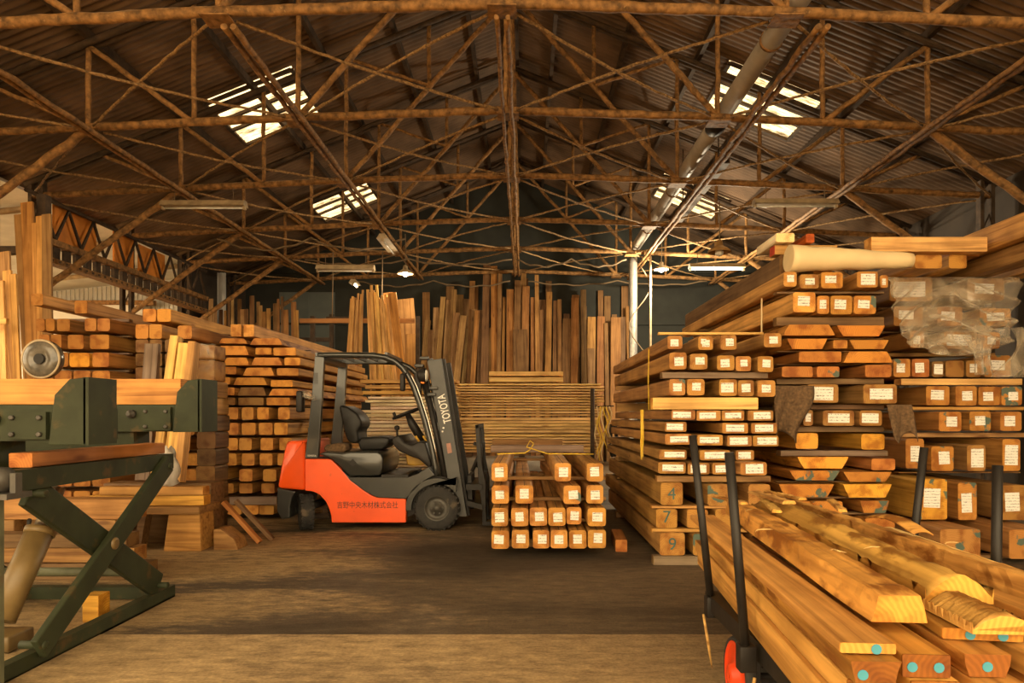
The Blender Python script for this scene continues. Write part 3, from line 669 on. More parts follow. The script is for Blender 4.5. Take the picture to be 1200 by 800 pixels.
# --- tall tagged stack behind the cart posts
R1 = [
 [(782,393,800,409,'T'),(818,394,836,410,'TD'),(844,392,863.5,410,'T'),(895,390,916,407,'T')],
 [(784,412.5,805,433,'T'),(808.5,414,829.5,433,'T'),(840,416,861,434,'T'),(862,417,880.5,435,'T'),(887.5,417,906.6,436,'T')],
 [(784,443.6,803.5,463.5,'TP'),(805,443.6,826,463.5,'T'),(842.5,444,864,464,'W'),(864.6,445,884,464.5,'T'),(887.5,445,909,465,'T')],
 [(786.5,480,815,492,'W'),(816,480.5,845,493,'W'),(845.6,480.5,872.6,493,'W'),(876,480.5,906.6,493,'W')],
 [(779,494,805,506,'W'),(846,495,877,508,'W'),(880,495,911,508,'W')],
 [(779,508,811,521,'W'),(817,509,847.5,522,'W'),(852,510,881.5,523,'W'),(882,510,913,523,'W')],
 [(772,526.6,805,538.5,'W'),(820,527,856,539.5,'W',.05),(862,527,884,539.5,'W',.1)],
 [(771,541,804,555,'W'),(805.5,542,832,556,'W'),(834.5,542,858,556,'W'),(867.5,541,899,557,'W',-.06)],
 [(774,565,800.5,592,''),(829,567,856,593,'P'),(877,567,903,593,'')],
 [(768.6,596,794,619,''),(805,596.5,830,619,''),(838,596,864,619,''),(872,596,898,619,'')],
 [(773,624,803,651,''),(812,625,836,651,'P'),(846,625,872,651,''),(880,625,906,651,'')],
]
R1C = (0.40, 0.205, 0.060)
r1o = stack(R1, 5.95, 3.7, 'from the aisle', 'stack behind cart posts', 'timbers in the stack behind cart posts', R1C)
for o_, t_ in ((r1o[-11], '4'), (r1o[-8], '7'), (r1o[-4], '9')): end_number(o_, t_, .15, 0, .095)
Yb = 5.95
def r1bar(y0, y1, x0, x1, Ya, col, label, w=.10): bar_x('stack_bearer', PX(x0, Ya), PX(x1, Ya), PZ(y1, Ya), PZ(y0, Ya), Ya, Ya + w, col, label, 'bearer', 'bearers in the stack behind cart posts')
r1bar(651.6, 664, 766, 905, Yb, GREYW, 'grey squared bearer on floor under the stack behind cart posts')
r1bar(619.4, 623.6, 764, 905, Yb + .02, HONEY, 'thin front bearer above bottom row, stack behind cart posts')
r1bar(592.6, 595.6, 764, 905, Yb + .03, HONEY, 'thin front bearer above second lowest row, stack behind cart posts')
r1bar(557.4, 564.6, 770, 903, Yb + .10, BROWN, 'brown front bearer above the big square timbers, stack behind cart posts')
r1bar(465.6, 479.6, 765, 888.5, Yb - .02, FRESH, 'bright front bearer plank between squares and wide planks, stack behind cart posts', .12)
r1bar(435.8, 443.2, 776, 900, Yb + .06, GREYW, 'grey front bearer below second row, stack behind cart posts')
r1bar(389, 392, 772, 895, Yb + .9, FRESH, 'thin bright lath laid over the top of stack behind cart posts', .06)
for y0, y1, n in ((651.6, 664, 'bottom'), (435.8, 443.2, 'second'), (465.6, 479.6, 'third'), (557.4, 564.6, 'eighth'), (592.6, 595.6, 'ninth'), (619.4, 623.6, 'tenth')):
    bar_x('stack_bearer', PX(772, Yb), PX(903, Yb), PZ(y1, Yb), PZ(y0, Yb), 8.7, 8.8, BROWN, f'rear bearer under the {n} row, stack behind cart posts', 'bearer', 'bearers in the stack behind cart posts')
o = bar_x('timber_stub', 0, .62, 0, .115, -.055, .055, RED, 'short reddish timber stub lying on floor beside the stack behind cart posts', 'timber stub'); o.location = (.92, 6.5, .004); o.rotation_euler = (0, 0, PI / 2 - .06)
g = thing('yellow_sling', 'pair of yellow slings hanging down aisle side of tagged stack', 'sling', (PX(764, 6.75), 6.75, PZ(480, 6.75)))
for k in range(2):
    bm = BM(); pts = [Vector((-.09 - .006 * k, .05 * k + .012 * math.sin(i * .9 + k), -.045 * i)) for i in range(12)]; tube(bm, pts, .009, 6, 0, True, .2); obj('strap_strand', bm, M_STRAP, g)
bm = BM(); tube(bm, [(-.03, 0, .6), (-.034, .01, .3), (-.03, 0, 0)], .006, 6); obj('cord', bm, M_STRAP, g)

# --- stack draped in sacking
R2Y = 6.25
R2C = (0.48, 0.225, 0.055); SL2 = (0.52, 0.225, 0.045)
R2 = [
 [(918,318,934,336,'T',0,(0.62,.325,.09)),(937,321,960,338,'T',.02,R1C),(962,318.5,988,338,'T'),(1004,317.5,1029,337,'W'),(1031,322,1041,337.5,'T',.2)],
 [(929,342,956,366,'T',0,(0.64,.335,.095)),(957.5,346,972,368,'T'),(973,346,999,368.5,'T'),(1000.5,346,1027,368,'TP')],
 [(918,380,979,393,'S',0,SL2),(981,381,1038,394,'s',0,SL2)],
 [(922,396.5,970,409,'s',0,SL2),(976,398,993.5,408.5,''),(995,398,1042,409,'s',0,SL2)],
 [(936,411.5,986.5,424.5,'',0,SL2),(988,411.5,1047,425,'S',0,SL2)],
 [(916,429,953,442,'',0,RED),(957,429,984,442,'P',0,RED),(1013.5,427,1045,442,'',0,RED)],
 [(946,450,983,472,'W',-.05,BROWN),(1011.5,450,1051.5,473,'W',-.05,BROWN)],
 [(941,480,953,499,'T',.05,BROWN),(964,480.5,1001.6,499,'W',0,BROWN),(1007,480.5,1034,499,'W',-.03,BROWN)],
 [(932,507,959,526,'',0,BRIGHT),(1009,508,1037,527,'',0,BRIGHT)],
 [(934,535,994.5,549,'s',0,BRIGHT),(1021,537,1049.5,551,'',0,RED)],
 [(925,551,984,563,'sP',0,SL2),(988,552.5,1045,564.5,'sP',0,SL2)],
 [(912,567,978,582.5,'sP',0,SL2),(988,567,1045,583,'s',0,BRIGHT)],
 [(916,587,950,601,'P',0,SL2),(952,587,988,602,'P',0,SL2),(1008,586.5,1042.5,601,'sP',0,SL2)],
 [(920,605.5,975,620,'',0,RED),(1014,606,1049,620,'',0,RED)],
 [(914,624,972,644,'',0,R1C),(990,624,1040,644,'',0,R1C)],
]
stack(R2, R2Y, 4.0, 'from the tagged stack', 'stack draped in sacking', 'timbers in the stack draped in sacking', R2C)
def r2bar(y0, y1, x0, x1, Ya, col, label, w=.10): bar_x('stack_bearer', PX(x0, R2Y), PX(x1, R2Y), PZ(y1, R2Y) + .003, PZ(y0, R2Y) - .003, Ya, Ya + w, col, label, 'bearer', 'bearers in the stack draped in sacking')
NAMES15 = ['top', 'second', 'third', 'fourth', 'fifth', 'sixth', 'seventh', 'eighth', 'ninth', 'tenth', 'eleventh', 'twelfth', 'thirteenth', 'fourteenth', 'bottom']
for i in range(15):
    yb = max(e[3] for e in R2[i]); yt = min(e[1] for e in R2[i + 1]) if i < 14 else 653
    if yt - yb < 0.9: continue
    gy0, gy1 = yb + .25, yt - .25
    if i == 8: r2bar(527.4, 534.6, 914, 1039, R2Y - .02, GREYW, 'grey weathered bearer below the bright ninth row, stack draped in sacking', .12)
    else: r2bar(gy0, gy1, 916, 1044, R2Y + .12, OLD, f'front bearer under {NAMES15[i]} row, stack draped in sacking')
    r2bar(gy0, gy1, 916, 1044, R2Y + 2.9, OLD, f'rear bearer under {NAMES15[i]} row, stack draped in sacking')
# beams on top of it
top = PZ(317, R2Y) + .006
lay_beam('timber_beam', 2.34, 2.53, top, top + .145, R2Y - .05, 4.0, HONEY, 'clean honey beam high along the aisle edge of stack draped in sacking', 'loose beams on the sacking stack') if False else None
o = lay_beam('timber_beam', 2.47, 2.66, 2.66, 2.86, 6.62, 3.9, OLD, 'dark old beam lying highest along aisle edge of the stack draped in sacking', 'loose beams on the sacking stack')
o = lay_beam('timber_beam', 2.80, 2.98, 2.66, 2.86, 6.62, 3.6, BROWN, 'brown old beam lying beside the dark highest beam of the sacking stack', 'loose beams on the sacking stack')
bm = BM(); prof = []
pts = line((0, 0, 0), (1.16, 0, -.02), 18, .002); tube(bm, pts, [.128 - .0032 * i + .004 * math.sin(i * 1.3) for i in range(19)], 20)
o = obj('rolled_sheet', bm, M_CREAM, None, (PX(925, 6.42), 6.44, 2.655 + .128)); tag(o, 'rolled cream plastic sheet lying across top of the stack draped in sacking', 'rolled sheet')
bm = BM(); pts = [(0, 0), (.5, .02), (.62, .06), (.0, .04)]
bar_x('loose_board', 2.44, 3.05, 2.872, 2.965, 6.66, 6.80, HONEY, 'honey board with red end resting over the old beams above rolled sheet', 'board')
bm = BM(); bbox(bm, (-.003, -.068, .004), (.0, .068, .09)); obj('red_end_paint', bm, plain('red_end', (.45, .04, .01), .6), bpy.data.objects['loose_board'])
o = lay_beam('timber_stub', 2.42, 2.60, 2.972, 3.06, 6.58, .55, PALE, 'pale grey timber end standing proud at the top of the sacking stack', None, cat='timber stub')
o = lay_beam('timber_stub', 2.72, 2.80, 2.972, 3.06, 6.60, .4, (0.55, .12, .02), 'small orange-red block on the honey board above rolled sheet', None, cat='timber stub')
bm = BM(); x = PX(897, 6.3)
tube(bm, [(2.40, 6.9, 2.60), (2.395, 6.9, 2.45), (2.40, 6.92, 2.25), (2.395, 6.9, 2.08)], .009, 6)
tag(obj('packing_cord', bm, M_CREAM), 'cream cord hanging down beside the high honey beams', 'cord')
# sacking drapes
def drape(name, label, fn, nu, nv, mat, cat):
    bm = BM(); G = [[bm.verts.new(fn(i / nu, j / nv)) for j in range(nv + 1)] for i in range(nu + 1)]
    for i in range(nu):
        for j in range(nv): bm.faces.new((G[i][j], G[i + 1][j], G[i + 1][j + 1], G[i][j + 1])).smooth = True
    o = obj(name, bm, mat, recalc=False); md = o.modifiers.new('thickness', 'SOLIDIFY'); md.thickness = .004
    return tag(o, label, cat)
ys = R2Y - .075
def dr1(u, v):
    z = PZ(452, ys) - v * (PZ(452, ys) - PZ(512, ys)) * (1 - .12 * math.sin(u * 5)); x = PX(905, ys) + u * (.36 - .12 * v + .03 * math.sin(v * 6))
    return (x, ys - .03 - .05 * math.sin(u * 9 + v * 2) * (.3 + v) , z)
drape('sacking_drape', 'dark brown sacking hanging over aisle-side end of wide-tagged planks', dr1, 16, 14, M_SACK, 'sacking')
def dr2(u, v):
    z = PZ(474, ys) - v * (.30 + .05 * math.sin(u * 7)); x = PX(1036, ys) + u * .22 + .05 * v
    return (x, ys - .045 - .03 * math.sin(u * 8 + v) * (.3 + v), z)
drape('sacking_drape', 'frayed grey brown sacking hanging below film-side wide-tagged plank', dr2, 14, 12, M_SACK, 'sacking')
def dr3(u, v):
    x = PX(946, ys) + u * (PX(1052, ys) - PX(946, ys)); return (x, ys - .02 + v * .45, PZ(449.3, ys) + .012 - .02 * math.sin(u * PI) ** 2 * (u > .1) + .004 * math.sin(u * 20))
# --- stack under the clear film
R3C = (0.42, 0.20, 0.052); BOXC = (0.42, 0.20, 0.07)
R3 = [
 [(1042,325,1093,353,'W',.2,BROWN),(1133,326,1177,352,'T',.2,BROWN)],
 [(1047,358.5,1082,382,'T',.2,BROWN),(1098,359,1128,382,'T',.2,BROWN),(1148,361,1185,382,'TP',.2)],
 [(1066,387,1083,408,'T',.2),(1106,388,1145,409,'W',.25),(1151,389,1172,408.5,'T',.2)],
 [(1047,420,1067,442,'TP',.12),(1068.5,420,1089.5,442,'T',.12,RED),(1092,423,1106,442,'W',.12,OLD),(1108,422,1130,442,'',.12,BROWN),(1132,422,1150,442,'T',.12,BROWN),(1153,416,1185,442,'TP',.1)],
 [(1085,452,1113,475,'T'),(1119.5,452,1145,475.5,'T'),(1146.5,452.5,1172,475,'T'),(1173.5,452.5,1198,475,'TP')],
 [(1100,482,1127,505.5,'TP',-.1),(1136,481.5,1161.5,505,'TP',-.1),(1172,482,1197.5,505,'T',-.1)],
 [(1061,513.5,1083,549,'TP',-.2),(1091,522.5,1118,552,'TP',-.2),(1133,521,1155.5,552,'W',-.2,BROWN),(1174.5,514,1196,552,'W',-.2)],
 [(1074.5,561,1110.5,609,'TP',-.4,BRIGHT),(1122.5,565,1145,609.5,'TP',-.4),(1172,568,1203,609.5,'T',-.4,BROWN)],
 [(1101.5,619.5,1149.5,655,'P',-.8,BOXC),(1182.5,620,1232,655,'P',-.8,BOXC)],
]
R3Y = 6.8
stack(R3, R3Y, 4.0, 'from the sacking stack', 'stack under clear film', 'timbers in the stack under clear film', R3C)
def r3bar(y0, y1, x0, x1, Ya, col, label, w=.10, Yp=None): Yp = Yp or Ya; bar_x('stack_bearer', PX(x0, Yp), PX(x1, Yp), PZ(y1, Yp) + .003, PZ(y0, Yp) - .003, Ya, Ya + w, col, label, 'bearer', 'bearers in the stack under clear film')
r3bar(443.2, 451.2, 1056, 1198, R3Y - .03, FRESH, 'bright front bearer plank below the fourth row, stack under clear film', .13)
r3bar(476.2, 480.8, 1056, 1200, R3Y + .05, HONEY, 'front bearer below the fifth row, stack under clear film')
r3bar(506.6, 512.6, 1056, 1210, R3Y + .05, BROWN, 'front bearer below the sixth row, stack under clear film')
r3bar(410, 415, 1050, 1190, R3Y + .5, BROWN, 'front bearer below the third row, stack under clear film', Yp=R3Y + .2)
r3bar(383.4, 386.2, 1050, 1190, R3Y + .5, OLD, 'front bearer below the second row, stack under clear film', Yp=R3Y + .2)
r3bar(353.8, 357.6, 1050, 1190, R3Y + .5, OLD, 'front bearer below the top row, stack under clear film', Yp=R3Y + .2)
for y0, y1, n, dy in ((353.8, 357.6, 'top', .2), (383.4, 386.2, 'second', .2), (410, 415, 'third', .2), (443.2, 451.2, 'fourth', .1), (476.2, 480.8, 'fifth', 0), (506.6, 512.6, 'sixth', 0), (553, 558, 'seventh', -.2), (609.7, 614.5, 'eighth', -.5)):
    Ya = R3Y + dy; bar_x('stack_bearer', PX(1062, R3Y), PX(1212, R3Y), PZ(y1, Ya) + .012, PZ(y0, Ya) - .012, 9.2, 9.3, BROWN, f'rear bearer below the {n} row, stack under clear film', 'bearer', 'bearers in the stack under clear film')
for (y0, y1, n, Ya) in ((553.5, 557.6, 'seventh', 6.55), (608.7, 613.5, 'eighth', 6.35)):
    bar_x('stack_bearer', 3.70, 4.9, PZ(y1, Ya) + .012, PZ(y0, Ya) - .012, 6.75, 6.85, BROWN, f'front bearer below the {n} row, stack under clear film', 'bearer', 'bearers in the stack under clear film')
for k, y in enumerate((6.2, 9.3)): bar_x('stack_bearer', 3.62, 5.0, .003, PZ(656, 6.0), y, y + .1, OLD, f'{["front", "rear"][k]} floor bearer under the stack under clear film', 'bearer', 'bearers in the stack under clear film')
# planks and beams laid over it
zt = PZ(325, 7.0) + .006
for i, (xa, xb, Lb, c, l) in enumerate(((1072, 1104, 3.6, HONEY, 'honey beam nearest the rolled sheet under the crosswise plank'), (1112, 1133, 3.2, HONEY, 'honey beam farther from the rolled sheet under the crosswise plank'))):
    lay_beam('timber_beam', PX(xa, 6.6), PX(xb, 6.6), zt, zt + .135, 6.6, Lb, c, l + ' topping film stack', 'beams topping the film stack')
bar_x('loose_plank', PX(1018, 6.55), PX(1153, 6.55), zt + .14, zt + .28, 6.5, 6.64, FRESH, 'bright plank laid crosswise over the beams topping the film stack', 'plank')
lay_beam('timber_beam', PX(1124, 6.66) , PX(1150, 6.66), zt + .14, zt + .26, 6.68, 2.6, RED, 'red-ended beam lying lengthwise behind the crosswise plank topping film stack', 'beams topping the film stack')
o = lay_beam('timber_beam', 4.46, 4.72, zt + .175, zt + .40, 4.7, 5.6, HONEY, 'large clean beam slanting highest over far side of film stack', 'beams topping the film stack', r=.01)
o = lay_beam('timber_beam', 4.56, 4.80, zt + .004, zt + .165, 4.9, 5.6, BROWN, 'brown beam directly under the large clean highest beam, film stack', 'beams topping the film stack', r=.01)
o = lay_beam('timber_beam', 4.98, 5.2, zt + .004, zt + .2, 6.6, 3.6, FRESH, 'pale short-ended beam at picture edge topping the film stack', 'beams topping the film stack', r=.01)
# clear film over the upper rows
def film1(u, v):
    Y = 6.93 - .05 * v; x = PX(1036, Y) + u * (PX(1192, Y) - PX(1036, Y)) * (1 - .22 * v) + .13 * v
    z = PZ(325.6, Y) - v * (PZ(325.6, Y) - PZ(402 + 16 * math.sin(u * PI), Y))
    # swags hanging between the corners, tighter towards the gathered tail
    q = v + .35 * math.sin(u * PI); fold = .5 + .5 * math.sin(q * 21 + 2.2 * math.sin(u * 6)); fine = .5 + .5 * math.sin(u * 34 + v * 15 + 2 * math.sin(v * 11))
    d = .10 * fold ** 3 * min(1, v * 5) + .03 * fine ** 2 * min(1, v * 4) + .04 * v
    return (x + .015 * math.sin(v * 9), Y - .03 - d, z)
o = drape('clear_film', 'wrinkled clear plastic film draped over upper tagged rows of the far stack', film1, 80, 64, M_FILM, 'plastic film')
def film2(u, v):
    Y = 6.80; x = PX(1136, Y) + (u - .5) * (.10 + .12 * v + .25 * (1 - v) ** 3); z = PZ(398, Y) - v * (PZ(398, Y) - PZ(440, Y))
    return (x + .05 * v * v, Y - .17 - .03 * math.sin(u * 16 + v * 3), z)
drape('clear_film', 'gathered tail of clear plastic film dangling in front of far stack', film2, 14, 14, M_FILM, 'plastic film')
def film3(u, v):
    Y = 6.6; x = PX(1180 + 8 * math.sin(v * 4), Y) + u * .4; z = PZ(385, Y) - v * (.47)
    return (x - .12 * v, Y - .05 * math.sin(u * 11 + v * 4) - .05, z)
drape('clear_film', 'hanging clear plastic film at the far picture edge of far stack', film3, 16, 16, M_FILM, 'plastic film')

# --- stack behind the forklift
LY = 8.45
L1C = (0.48, 0.24, 0.066)
def rowpx(y0, y1, xs, w=17): return [(x, y0, min(x + w, (list(xs) + [1e9])[i + 1] - 1.2, 349), y1, '') for i, x in enumerate(xs)]
LL1 = [
 rowpx(477, 491.5, (184, 206, 228, 246.5, 265, 283, 301, 325.5), 14.2),
 rowpx(495, 509.5, (190, 212, 235, 263, 283, 303, 321), 16.5),
 rowpx(513, 527.5, (186, 208, 234, 246, 264, 280, 305, 327), 15.2) ,
 rowpx(531, 545.5, (190, 219, 241, 262, 283, 304, 325), 15.5),
 rowpx(549.5, 564, (188, 214, 243, 268, 280, 308, 330), 16),
 rowpx(566, 578, (200, 220, 238, 258, 280, 306, 330), 16),
 rowpx(591.5, 603, (190, 214, 239, 266, 286, 304, 326), 17),
]
LL1[2] = [e for e in LL1[2] if e[0] not in (246,)]; LL1[4] = [e for e in LL1[4] if e[0] != 268]
for ri, row in enumerate(LL1):
    LL1[ri] = [(x0, y0, x1, y1, lk_, R.choice((0, -.03, .02, .04)) if ri != 5 else .3) for x0, y0, x1, y1, lk_ in row]
stack(LL1, LY, 3.6, 'from the lift', 'squares behind the forklift', 'square timbers behind the forklift', L1C)
for i, (ya, yb, c) in enumerate(((491.8, 494.7, OLD), (509.8, 512.7, OLD), (527.8, 530.7, OLD), (545.8, 549.2, OLD), (564.3, 567.2, OLD), (603.3, 609.2, OLD))):
    for k, Ya in enumerate((LY + .55, LY + 2.8)):
        bar_x('stack_bearer', PX(184, LY), PX(360, LY), PZ(yb, LY) + .005, PZ(ya, LY) - .005, Ya, Ya + .09, c, f'{["front", "rear"][k]} bearer under {od(i+1) if i < 5 else "bottom"} row, square timbers behind the forklift', 'bearer', 'bearers in the squares behind the forklift')
bar_x('stack_bearer', PX(240, LY - .03), PX(325, LY - .03), PZ(590.8, LY), PZ(581.6, LY), LY - .05, LY + .06, GREYW, 'grey plank bearer jutting across front, just above the bottom row behind forklift', 'bearer', 'bearers in the squares behind the forklift')
bar_x('stack_bearer', PX(200, LY - .03), PX(350, LY - .03), PZ(590.8, LY), PZ(581.6, LY), LY + 2.8, LY + 2.9, GREYW, 'hidden rear plank bearer just above the bottom row behind forklift', 'bearer', 'bearers in the squares behind the forklift')
S1 = (0.52, 0.245, 0.06)
SLB = [
 [(256,396,290,402.5,'S'),(293,396,331,404,'S')],
 [(254,405,292,416,'S'),(299,407,318,415.5,''),(320,407,347,416.5,'')],
 [(262,418.6,292,428,'S'),(294,418.6,331,428,'S'),(333,418.6,352,428,'')],
 [(247,429.5,277,438.5,''),(285,430.5,322,440.2,'S'),(324,431,350,440,'')],
 [(244,441.5,270,450.5,''),(273,442,313,451,'S'),(317,445,343,453.2,'')],
 [(261,453.5,275,463,''),(278,453.5,312,463.5,'S',.1,OLD),(315,455,352,463.5,'S')],
 [(242,465.5,276,474.5,'',.1,OLD),(279,465.5,309,474.8,'',.1,OLD),(312,465.5,340,474.8,'')],
]
for ri, row in enumerate(SLB): SLB[ri] = [(e[0], e[1], e[2], e[3], e[4], e[5] if len(e) > 5 else R.choice((0, .05, .1)), e[6] if len(e) > 6 else S1) for e in row]
stack(SLB, LY - .05, 3.7, 'from the lift', 'slabs topping forklift stack', 'slabs topping the forklift stack', S1)
for i, (ya, yb) in enumerate(((404.2, 404.8), (417, 418.4), (428.3, 429.3), (440.5, 441.3), (453.4, 453.45), (463.8, 465.2), (475, 476.7))):
    if yb - ya < .5: continue
    bar_x('stack_bearer', PX(246, LY), PX(345, LY), PZ(yb, LY - .05) + .004, PZ(ya, LY - .05) - .003, LY + 2.6, LY + 2.7, OLD, f'rear bearer under {od(i+1)} slab layer topping forklift stack', 'bearer', 'bearers in the slabs topping the forklift stack')
    bar_x('stack_bearer', PX(246, LY), PX(345, LY), PZ(yb, LY - .05) + .004, PZ(ya, LY - .05) - .003, LY + .6, LY + .7, OLD, f'front bearer under {od(i+1)} slab layer topping forklift stack', 'bearer', 'bearers in the slabs topping the forklift stack')
# two pale beams lying highest, askew
zt2 = PZ(395.3, LY - .05) + .012
for i, dx in enumerate((0, .15)):
    o = lay_beam('timber_beam', -3.62 + dx, -3.49 + dx, zt2, zt2 + .15, 8.40 + .02 * i, 3.9, (0.60, .30, .09), ['pale beam nearer the lift, of the pair lying highest behind forklift', 'pale beam nearer the forklift, of the pair lying highest behind it'][i], 'pair of pale beams lying highest', '', -.04, .006)
# big beams over the fresh boards, and what carries them
TB = [[(167,361.5,183,377,'' ,-.25),(184,361.5,200.5,377,'',-.25)], [(158.5,379.5,174,397,'',-.3),(174.6,379.5,190,397,'',-.3),(208,381,225,397,'',-.3)]]
for r_ in TB:
    for i in range(len(r_)): r_[i] = r_[i] + ((0.52, .255, .07),)
stack(TB, 8.2, 3.6, 'from the lift', 'big beams above fresh boards', 'big beams above the fresh boards', HONEY)
TBY = 7.92
bar_x('stack_bearer', PX(158, TBY), PX(226, TBY), PZ(379.2, TBY) + .002, PZ(377.3, TBY) - .002, LY + .6, LY + .7, OLD, 'dark lath between the two layers of big beams above fresh boards', 'bearer')
SUP = [[(158.5, 397.4 + i * 16.2, 174, 413 + i * 16.2, '', .3), (175, 397.4 + i * 16.2, 190, 413 + i * 16.2, '', .3), (193, 397.4 + i * 16.2, 208, 413 + i * 16.2, '', .3)] for i in range(4)]
SUP[3] = [(160, 446, 176, 474.5, '', .3), (178, 446, 194, 474.5, '', .3), (196, 446, 211, 474.5, '', .3)]
stack(SUP, 7.6, 3.4, 'from the lift', 'pile behind fresh boards', 'timbers piled behind the fresh boards', OLD)
# plastic-wrapped blocks beside the fresh boards
for i, (y0, y1, l) in enumerate(((404, 421, 'upper'), (422, 446, 'lower'))):
    Yw = 7.5; bm = BM(); rbox(bm, (PX(230, Yw), Yw, PZ(y1, Yw) + .002), (PX(251, Yw), Yw + .3, PZ(y0, Yw)), .015)
    o = tag(obj('wrapped_block', bm, [W_END]), f'{l} plastic-wrapped timber block beside the leaning fresh boards', 'wrapped block', 'plastic-wrapped blocks'); o.color = (*BROWN, 1)
    def fw(u, v, y0=y0, y1=y1): return (PX(229, Yw) + u * .22, Yw - .012 - .008 * math.sin(u * 14 + v * 9), PZ(y1, Yw) + .01 + v * (PZ(y0, Yw) - PZ(y1, Yw)))
    bm = BM(); G = [[bm.verts.new(fw(a / 10, b / 8)) for b in range(9)] for a in range(11)]
    for a in range(10):
        for b in range(8): bm.faces.new((G[a][b], G[a + 1][b], G[a + 1][b + 1], G[a][b + 1])).smooth = True
    obj('film_wrap', bm, M_FILM, o)
Yw = 7.5; zc = PZ(446, Yw); nb = 9; zz = 0.0
for i in range(nb):
    hb = zc / nb - .002; xo = R.uniform(-.015, .015) if i < nb - 1 else 0
    o = lay_beam('timber_block', PX(230, Yw) + xo - .01, PX(251, Yw) + xo, zz, zz + hb, Yw + R.uniform(.0, .03), .34, R.choice((OLD, BROWN, (.12, .065, .03))), f'{od(i + 1)} squared block from the floor, in the column carrying the wrapped blocks', 'blocks under the wrapped blocks', cat='timber block'); zz += zc / nb

# --- stack behind the green lift
L2Y = 7.62
L2 = [
 [(36,343.5,50.5,358,'',0,(0.62,.33,.10)),(87,352,102.5,367.5,'',.15)],
 [(42,373,52.5,388,''),(53.3,373,64,388,''),(66.5,373,82,388,''),(99,372.5,113,388,''),(114,372.5,129,388,'')],
 [(45,391.5,58,408.5,''),(59,391.5,72,408.5,''),(79,392,98,409,'',.1),(105,391.5,128,409,'',.1)],
 [(42,412.5,62,430,''),(66,412.5,80,430,''),(81,413,105,430,'' ,0,BRIGHT),(108,412.5,128,430,'')],
 [(40,434,62,452,''),(64,434,84,452,''),(86,434,106,452,''),(108,434,129,452,'')],
 [(40,456,62,474,''),(64,456,84,474,''),(86,456,106,474,''),(108,456,129,474,'')],
 [(40,478,62,496,''),(64,478,84,496,''),(86,478,106,496,''),(108,478,129,496,'')],
 [(40,500,62,518,''),(64,500,84,518,''),(86,500,106,518,''),(108,500,129,518,'')],
 [(40,522,62,540,''),(64,522,84,540,''),(86,522,106,540,''),(108,522,129,540,'')],
 [(40,544,62,570,''),(64,544,84,570,''),(86,544,106,570,''),(108,544,129,570,'')],
 [(40,575,62,605,''),(64,575,84,605,''),(86,575,106,605,''),(108,575,129,605,'')],
]
stack(L2, L2Y, 3.6, 'from the leaning boards', 'stack behind the lift', 'timbers in the stack behind the lift', (0.42, .20, .058))
for i in range(len(L2)):
    yb = max(e[3] for e in L2[i]); yt = min(e[1] for e in L2[i + 1]) if i < len(L2) - 1 else 623
    for k, Ya in enumerate((L2Y + .35, L2Y + 2.6)):
        bar_x('stack_bearer', PX(36, L2Y), PX(130, L2Y), PZ(yt, L2Y) + .006, PZ(yb, L2Y) - .006, Ya, Ya + .08, GREYW, f'{["front", "rear"][k]} bearer under {od(i+1)} row, stack behind the lift', 'bearer', 'bearers in the stack behind the lift')
# ------------------------------------------------------------------ forklift truck
FK = thing('forklift', 'orange and charcoal counterbalance forklift parked facing the low pile', 'forklift', (PX(440, 7.7), 8.22, 0))
_S = .0028875
def c(x, y): return ((x - 433.3) * _S, (740 - y) * _S)
def cs(*p): return [c(*q) for q in p]
HW = .52
def arc(cx, cy, r, a0, a1, n): return [(cx + r * math.cos(math.radians(a0 + (a1 - a0) * i / n)), cy - r * math.sin(math.radians(a0 + (a1 - a0) * i / n))) for i in range(n + 1)]
# chassis: orange side panels on a dark core
ob = [(158, 458), (257, 460), (277, 478), (305, 507), (335, 543), (388, 583), (420, 603), (440, 610), (552, 615), (552, 707), (262, 707), (260, 680), (252, 652), (237, 622), (215, 598), (188, 585), (158, 582)]
for s, nm in ((-1, 'side_panel'), (1, 'side_panel')):
    bm = BM(); prism(bm, cs(*ob), s * HW, s * (HW - .10), 0, 'y', .008); sp_ = obj(nm, bm, M_ORANGE, FK)
    if s == -1: side_near = sp_
core = [(160, 460), (330, 525), (560, 590), (600, 530), (660, 520), (720, 540), (720, 600), (560, 690), (262, 690), (245, 600), (160, 570)]
bm = BM(); prism(bm, cs(*core), -(HW - .11), HW - .11, 0, 'y', .01); obj('chassis', bm, M_BLACK, FK)
# counterweight
cw = [(86, 392), (97, 388), (150, 388), (156, 392), (156, 582), (52, 574), (50, 560), (60, 500), (74, 430), (82, 400)]
bm = BM()
prism(bm, cs(*cw), -(HW - .01), HW - .01, 0, 'y', .03, True); obj('counterweight', bm, M_ORANGE, FK)
bm = BM(); prism(bm, cs((47, 572), (96, 582), (118, 585), (108, 600), (97, 640), (97, 688), (62, 694), (46, 660)), -.30, .30, 0, 'y', .015)
prism(bm, cs((47, 572), (120, 586), (104, 612), (97, 650), (97, 690), (64, 695), (46, 662)), -HW + .01, -.30, 0, 'y', .015); prism(bm, cs((47, 572), (120, 586), (104, 612), (97, 650), (97, 690), (64, 695), (46, 662)), .30, HW - .01, 0, 'y', .015)
obj('rear_bumper', bm, M_DGREY, FK)
bm = BM(); tube(bm, [(c(118, 390)[0], 0, c(118, 390)[1]), (c(118, 340)[0], 0, c(118, 340)[1])], .016, 8); obj('rear_coupling_pin', bm, M_BLACK, FK)
